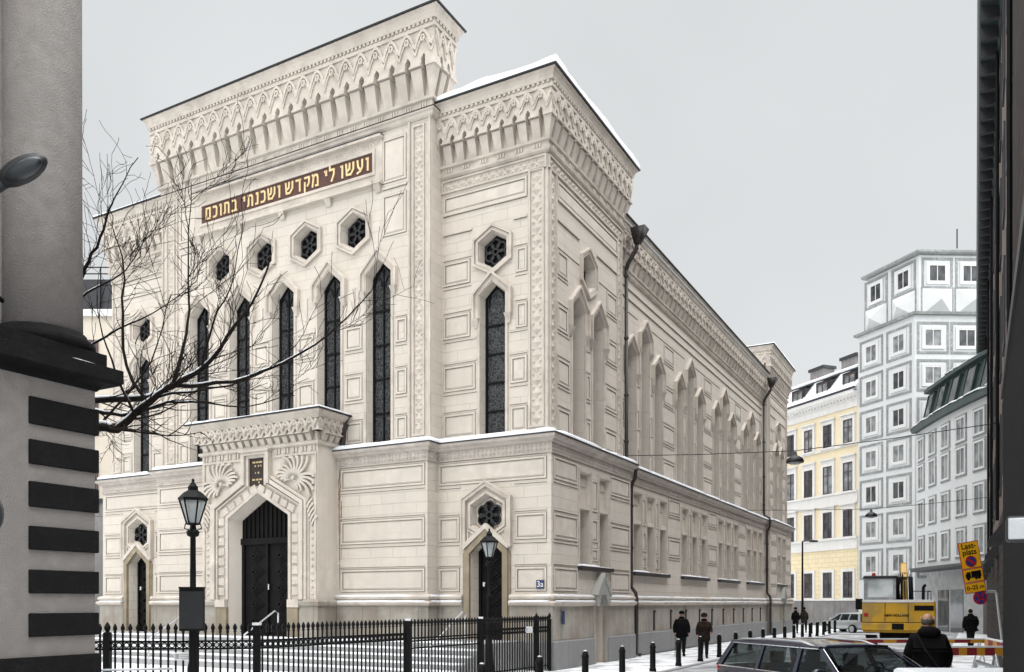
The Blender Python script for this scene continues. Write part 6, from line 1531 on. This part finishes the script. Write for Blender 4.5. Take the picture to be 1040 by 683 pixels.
m = M(); m.bx(-.5, .8, .4, 1.8, .5, .93); m.build('undercarriage', X['black'], ex)

# ------------------------------------------------------------------ bare tree
def UVD(u, v, d): return Vector(((u - 520) / 862 * d, d, 2.1 + (612 - v) * d / 862))
tree = empty('bare_tree', (-7.3, 13.6, 0), 0, 'bare black branched tree with snow on its limbs beside the portal', 'tree')
off = Vector((-7.3, 13.6, 0))
rng = random.Random(12)
mb = M(); ms = M(); mt = M()
trunk = [(0, 0, 0), (.05, 0, 1.2), (-.02, .03, 2.6), (.08, 0, 3.8), (.05, .1, 4.6), (.2, .2, 5.6), (.2, .3, 7.0)]
mt.tube(trunk, [.24, .19, .17, .15, .12, .09, .05], 10); mt.build('trunk', X['bark'], tree, True)
limbs = [
    ([(60, 440, 13.5), (97, 434, 13.3), (118, 436, 13.2), (136, 420, 13.1), (160, 403, 13.0), (178, 389, 12.9), (206, 373, 12.9), (230, 343, 12.8), (255, 308, 12.8), (275, 262, 12.8)], .085),
    ([(60, 405, 13.6), (97, 407, 13.7), (150, 404, 13.8), (174, 392, 13.9), (206, 392, 14.0), (252, 383, 14.0), (287, 368, 14.1), (336, 338, 14.1), (378, 294, 14.2)], .060),
    ([(60, 420, 13.6), (97, 418, 13.5), (125, 422, 13.4), (160, 411, 13.3), (195, 408, 13.3), (248, 413, 13.2), (300, 402, 13.2)], .040),
    ([(58, 330, 13.7), (80, 290, 13.6), (90, 265, 13.5), (102, 242, 13.5), (111, 212, 13.5), (118, 198, 13.5), (139, 160, 13.5)], .040),
    ([(150, 408, 13.1), (128, 372, 13.3), (124, 319, 13.3), (127, 272, 13.4), (117, 240, 13.4), (112, 214, 13.4)], .032),
    ([(176, 390, 13.0), (188, 350, 13.1), (192, 315, 13.2), (192, 263, 13.2), (195, 186, 13.3)], .034),
    ([(58, 330, 13.8), (90, 298, 13.8), (127, 275, 13.9), (151, 237, 13.9)], .026),
    ([(58, 380, 13.6), (95, 350, 13.5), (130, 330, 13.4), (165, 312, 13.4), (200, 286, 13.3)], .026),
    ([(206, 373, 12.9), (215, 330, 12.8), (235, 290, 12.8), (244, 240, 12.8)], .024),
    ([(97, 434, 13.3), (130, 400, 13.5), (160, 350, 13.6), (172, 300, 13.7)], .026),
    ([(160, 403, 13.0), (215, 395, 12.7), (265, 380, 12.6), (300, 350, 12.6)], .022),
    ([(136, 420, 13.1), (118, 380, 12.7), (104, 340, 12.6), (98, 300, 12.6)], .026),
]
def smooth(P, k=3):
    out = []
    n = len(P)
    for i in range(n - 1):
        p0, p1, p2, p3 = P[max(0, i - 1)], P[i], P[i + 1], P[min(n - 1, i + 2)]
        for j in range(k):
            t = j / k; out.append(.5 * ((2 * p1) + (p2 - p0) * t + (2 * p0 - 5 * p1 + 4 * p2 - p3) * t * t + (3 * p1 - p0 - 3 * p2 + p3) * t ** 3))
    return out + [P[-1]]
def twig(p, dirv, ln, r, depth):
    pts = [p]; dv = dirv.normalized(); n = 5
    for i in range(n):
        dv = (dv + Vector((rng.gauss(0, .16), rng.gauss(0, .16), rng.gauss(.05, .13)))).normalized(); pts.append(pts[-1] + dv * ln / n)
    mb.tube(pts, [max(.0035, r * (1 - .75 * i / n)) for i in range(n + 1)], 4, False)
    if depth > 0:
        for i in range(1, n + 1):
            for _ in range(2 if depth > 1 else 1):
                if rng.random() < .8:
                    ax = Vector((rng.gauss(0, 1), rng.gauss(0, 1), rng.gauss(.25, .8))).normalized()
                    twig(pts[i], (dv * .8 + ax * .65), ln * rng.uniform(.35, .65), r * .55, depth - 1)
for P, r0 in limbs:
    pts = smooth([UVD(*q) - off for q in P]); n = len(pts)
    pts = [q + Vector((rng.gauss(0, .012), rng.gauss(0, .012), rng.gauss(0, .012))) for q in pts]
    rs = [max(.007, r0 * .9 * (1 - .85 * i / (n - 1))) for i in range(n)]
    mb.tube(pts, rs, 7, False)
    for i in range(n - 1):   # snow lies on the flatter lengths
        t = (pts[i + 1] - pts[i]).normalized()
        if abs(t.z) < .72 and rs[i] > .016 and rng.random() < .9:
            ms.tube([pts[i] + Vector((0, 0, rs[i] * .95)), pts[i + 1] + Vector((0, 0, rs[i + 1] * .95))], [rs[i] * .66, rs[i + 1] * .66], 5, False)
    for i in range(3, n):
        t = (pts[i] - pts[i - 1]).normalized()
        for _ in range(2):
            if rng.random() < .42:
                ax = Vector((rng.gauss(0, 1), rng.gauss(0, .7), rng.gauss(.25, .8))).normalized()
                twig(pts[i], t * .8 + ax * .6, rng.uniform(.45, 1.3), max(.006, rs[i] * .30), 2 if rng.random() < .16 else 1)
mb.build('branches', X['bark'], tree, True); ms.build('branch_snow', X['snow'], tree, True)

# ------------------------------------------------------------------ sky, sun, camera
w = bpy.data.worlds.new('World'); sc.world = w; w.use_nodes = True
nt = w.node_tree; N = nt.nodes; L = nt.links; bg = N['Background']
SUN_AZ_LOCAL = Vector((-.62, -.50, .60)).normalized()     # direction towards the (veiled) sun
elev = math.asin(SUN_AZ_LOCAL.z); az = math.atan2(SUN_AZ_LOCAL.x, SUN_AZ_LOCAL.y)
sky = N.new('ShaderNodeTexSky'); sky.sky_type = 'NISHITA'; sky.sun_disc = False; sky.sun_elevation = elev; sky.sun_rotation = az
hs = N.new('ShaderNodeHueSaturation'); hs.inputs['Saturation'].default_value = .25; L.new(sky.outputs[0], hs.inputs['Color'])
tc = N.new('ShaderNodeTexCoord'); sp = N.new('ShaderNodeSeparateXYZ'); L.new(tc.outputs['Generated'], sp.inputs[0])
ramp = N.new('ShaderNodeValToRGB'); e = ramp.color_ramp.elements; e[0].position = 0.0; e[0].color = (7.4, 7.6, 7.7, 1); e[1].position = 1; e[1].color = (58.0, 58.0, 58.4, 1)
x = ramp.color_ramp.elements.new(.61); x.color = (7.2, 7.4, 7.5, 1)
x = ramp.color_ramp.elements.new(.76); x.color = (17.0, 17.1, 17.3, 1)
L.new(sp.outputs[2], ramp.inputs[0])
nz = N.new('ShaderNodeTexNoise'); nz.inputs['Scale'].default_value = 2.2; nz.inputs['Detail'].default_value = 3; L.new(tc.outputs['Generated'], nz.inputs['Vector'])
mr = N.new('ShaderNodeMapRange'); mr.inputs[1].default_value = .3; mr.inputs[2].default_value = .7; mr.inputs[3].default_value = .93; mr.inputs[4].default_value = 1.07; L.new(nz.outputs[0], mr.inputs[0])
mu = N.new('ShaderNodeMix'); mu.data_type = 'RGBA'; mu.blend_type = 'MULTIPLY'; mu.inputs[0].default_value = 1; L.new(ramp.outputs[0], mu.inputs[6]); L.new(mr.outputs[0], mu.inputs[7])
bk = N.new('ShaderNodeMapRange'); bk.interpolation_type = 'SMOOTHSTEP'; bk.inputs[1].default_value = -.05; bk.inputs[2].default_value = -.75; bk.inputs[3].default_value = 1.0; bk.inputs[4].default_value = 3.1
dt = N.new('ShaderNodeVectorMath'); dt.operation = 'DOT_PRODUCT'; dt.inputs[1].default_value = (-.78, .62, 0); L.new(tc.outputs['Generated'], dt.inputs[0]); L.new(dt.outputs['Value'], bk.inputs[0])
m2 = N.new('ShaderNodeMix'); m2.data_type = 'RGBA'; m2.blend_type = 'MULTIPLY'; m2.inputs[0].default_value = 1; L.new(mu.outputs[2], m2.inputs[6]); L.new(bk.outputs[0], m2.inputs[7])
mx = N.new('ShaderNodeMix'); mx.data_type = 'RGBA'; mx.inputs[0].default_value = .93; L.new(hs.outputs[0], mx.inputs[6]); L.new(m2.outputs[2], mx.inputs[7])
L.new(mx.outputs[2], bg.inputs[0]); bg.inputs[1].default_value = .10
sd = bpy.data.lights.new('sun', 'SUN'); sd.energy = .8; sd.angle = rad(25); sd.color = (1, .97, .93)
so = bpy.data.objects.new('sun', sd); col.objects.link(so); so.location = (0, 0, 60); so.rotation_euler = (-SUN_AZ_LOCAL).to_track_quat('-Z', 'Y').to_euler()
cd = bpy.data.cameras.new('camera'); co = bpy.data.objects.new('camera', cd); col.objects.link(co)
co.location = (0, 0, 2.1); co.rotation_euler = (PI / 2, 0, 0)
cd.sensor_fit = 'HORIZONTAL'; cd.sensor_width = 36; cd.lens = 36 * 862 / 1040
cd.shift_x = 0; cd.shift_y = (612 - 341.5) / 1040
cd.clip_start = .1; cd.clip_end = 3000
sc.camera = co
sc.view_settings.view_transform = 'Standard'; sc.view_settings.look = 'None'; sc.view_settings.exposure = 0.04; sc.view_settings.gamma = 1
sc.render.resolution_x = 1024; sc.render.resolution_y = 672
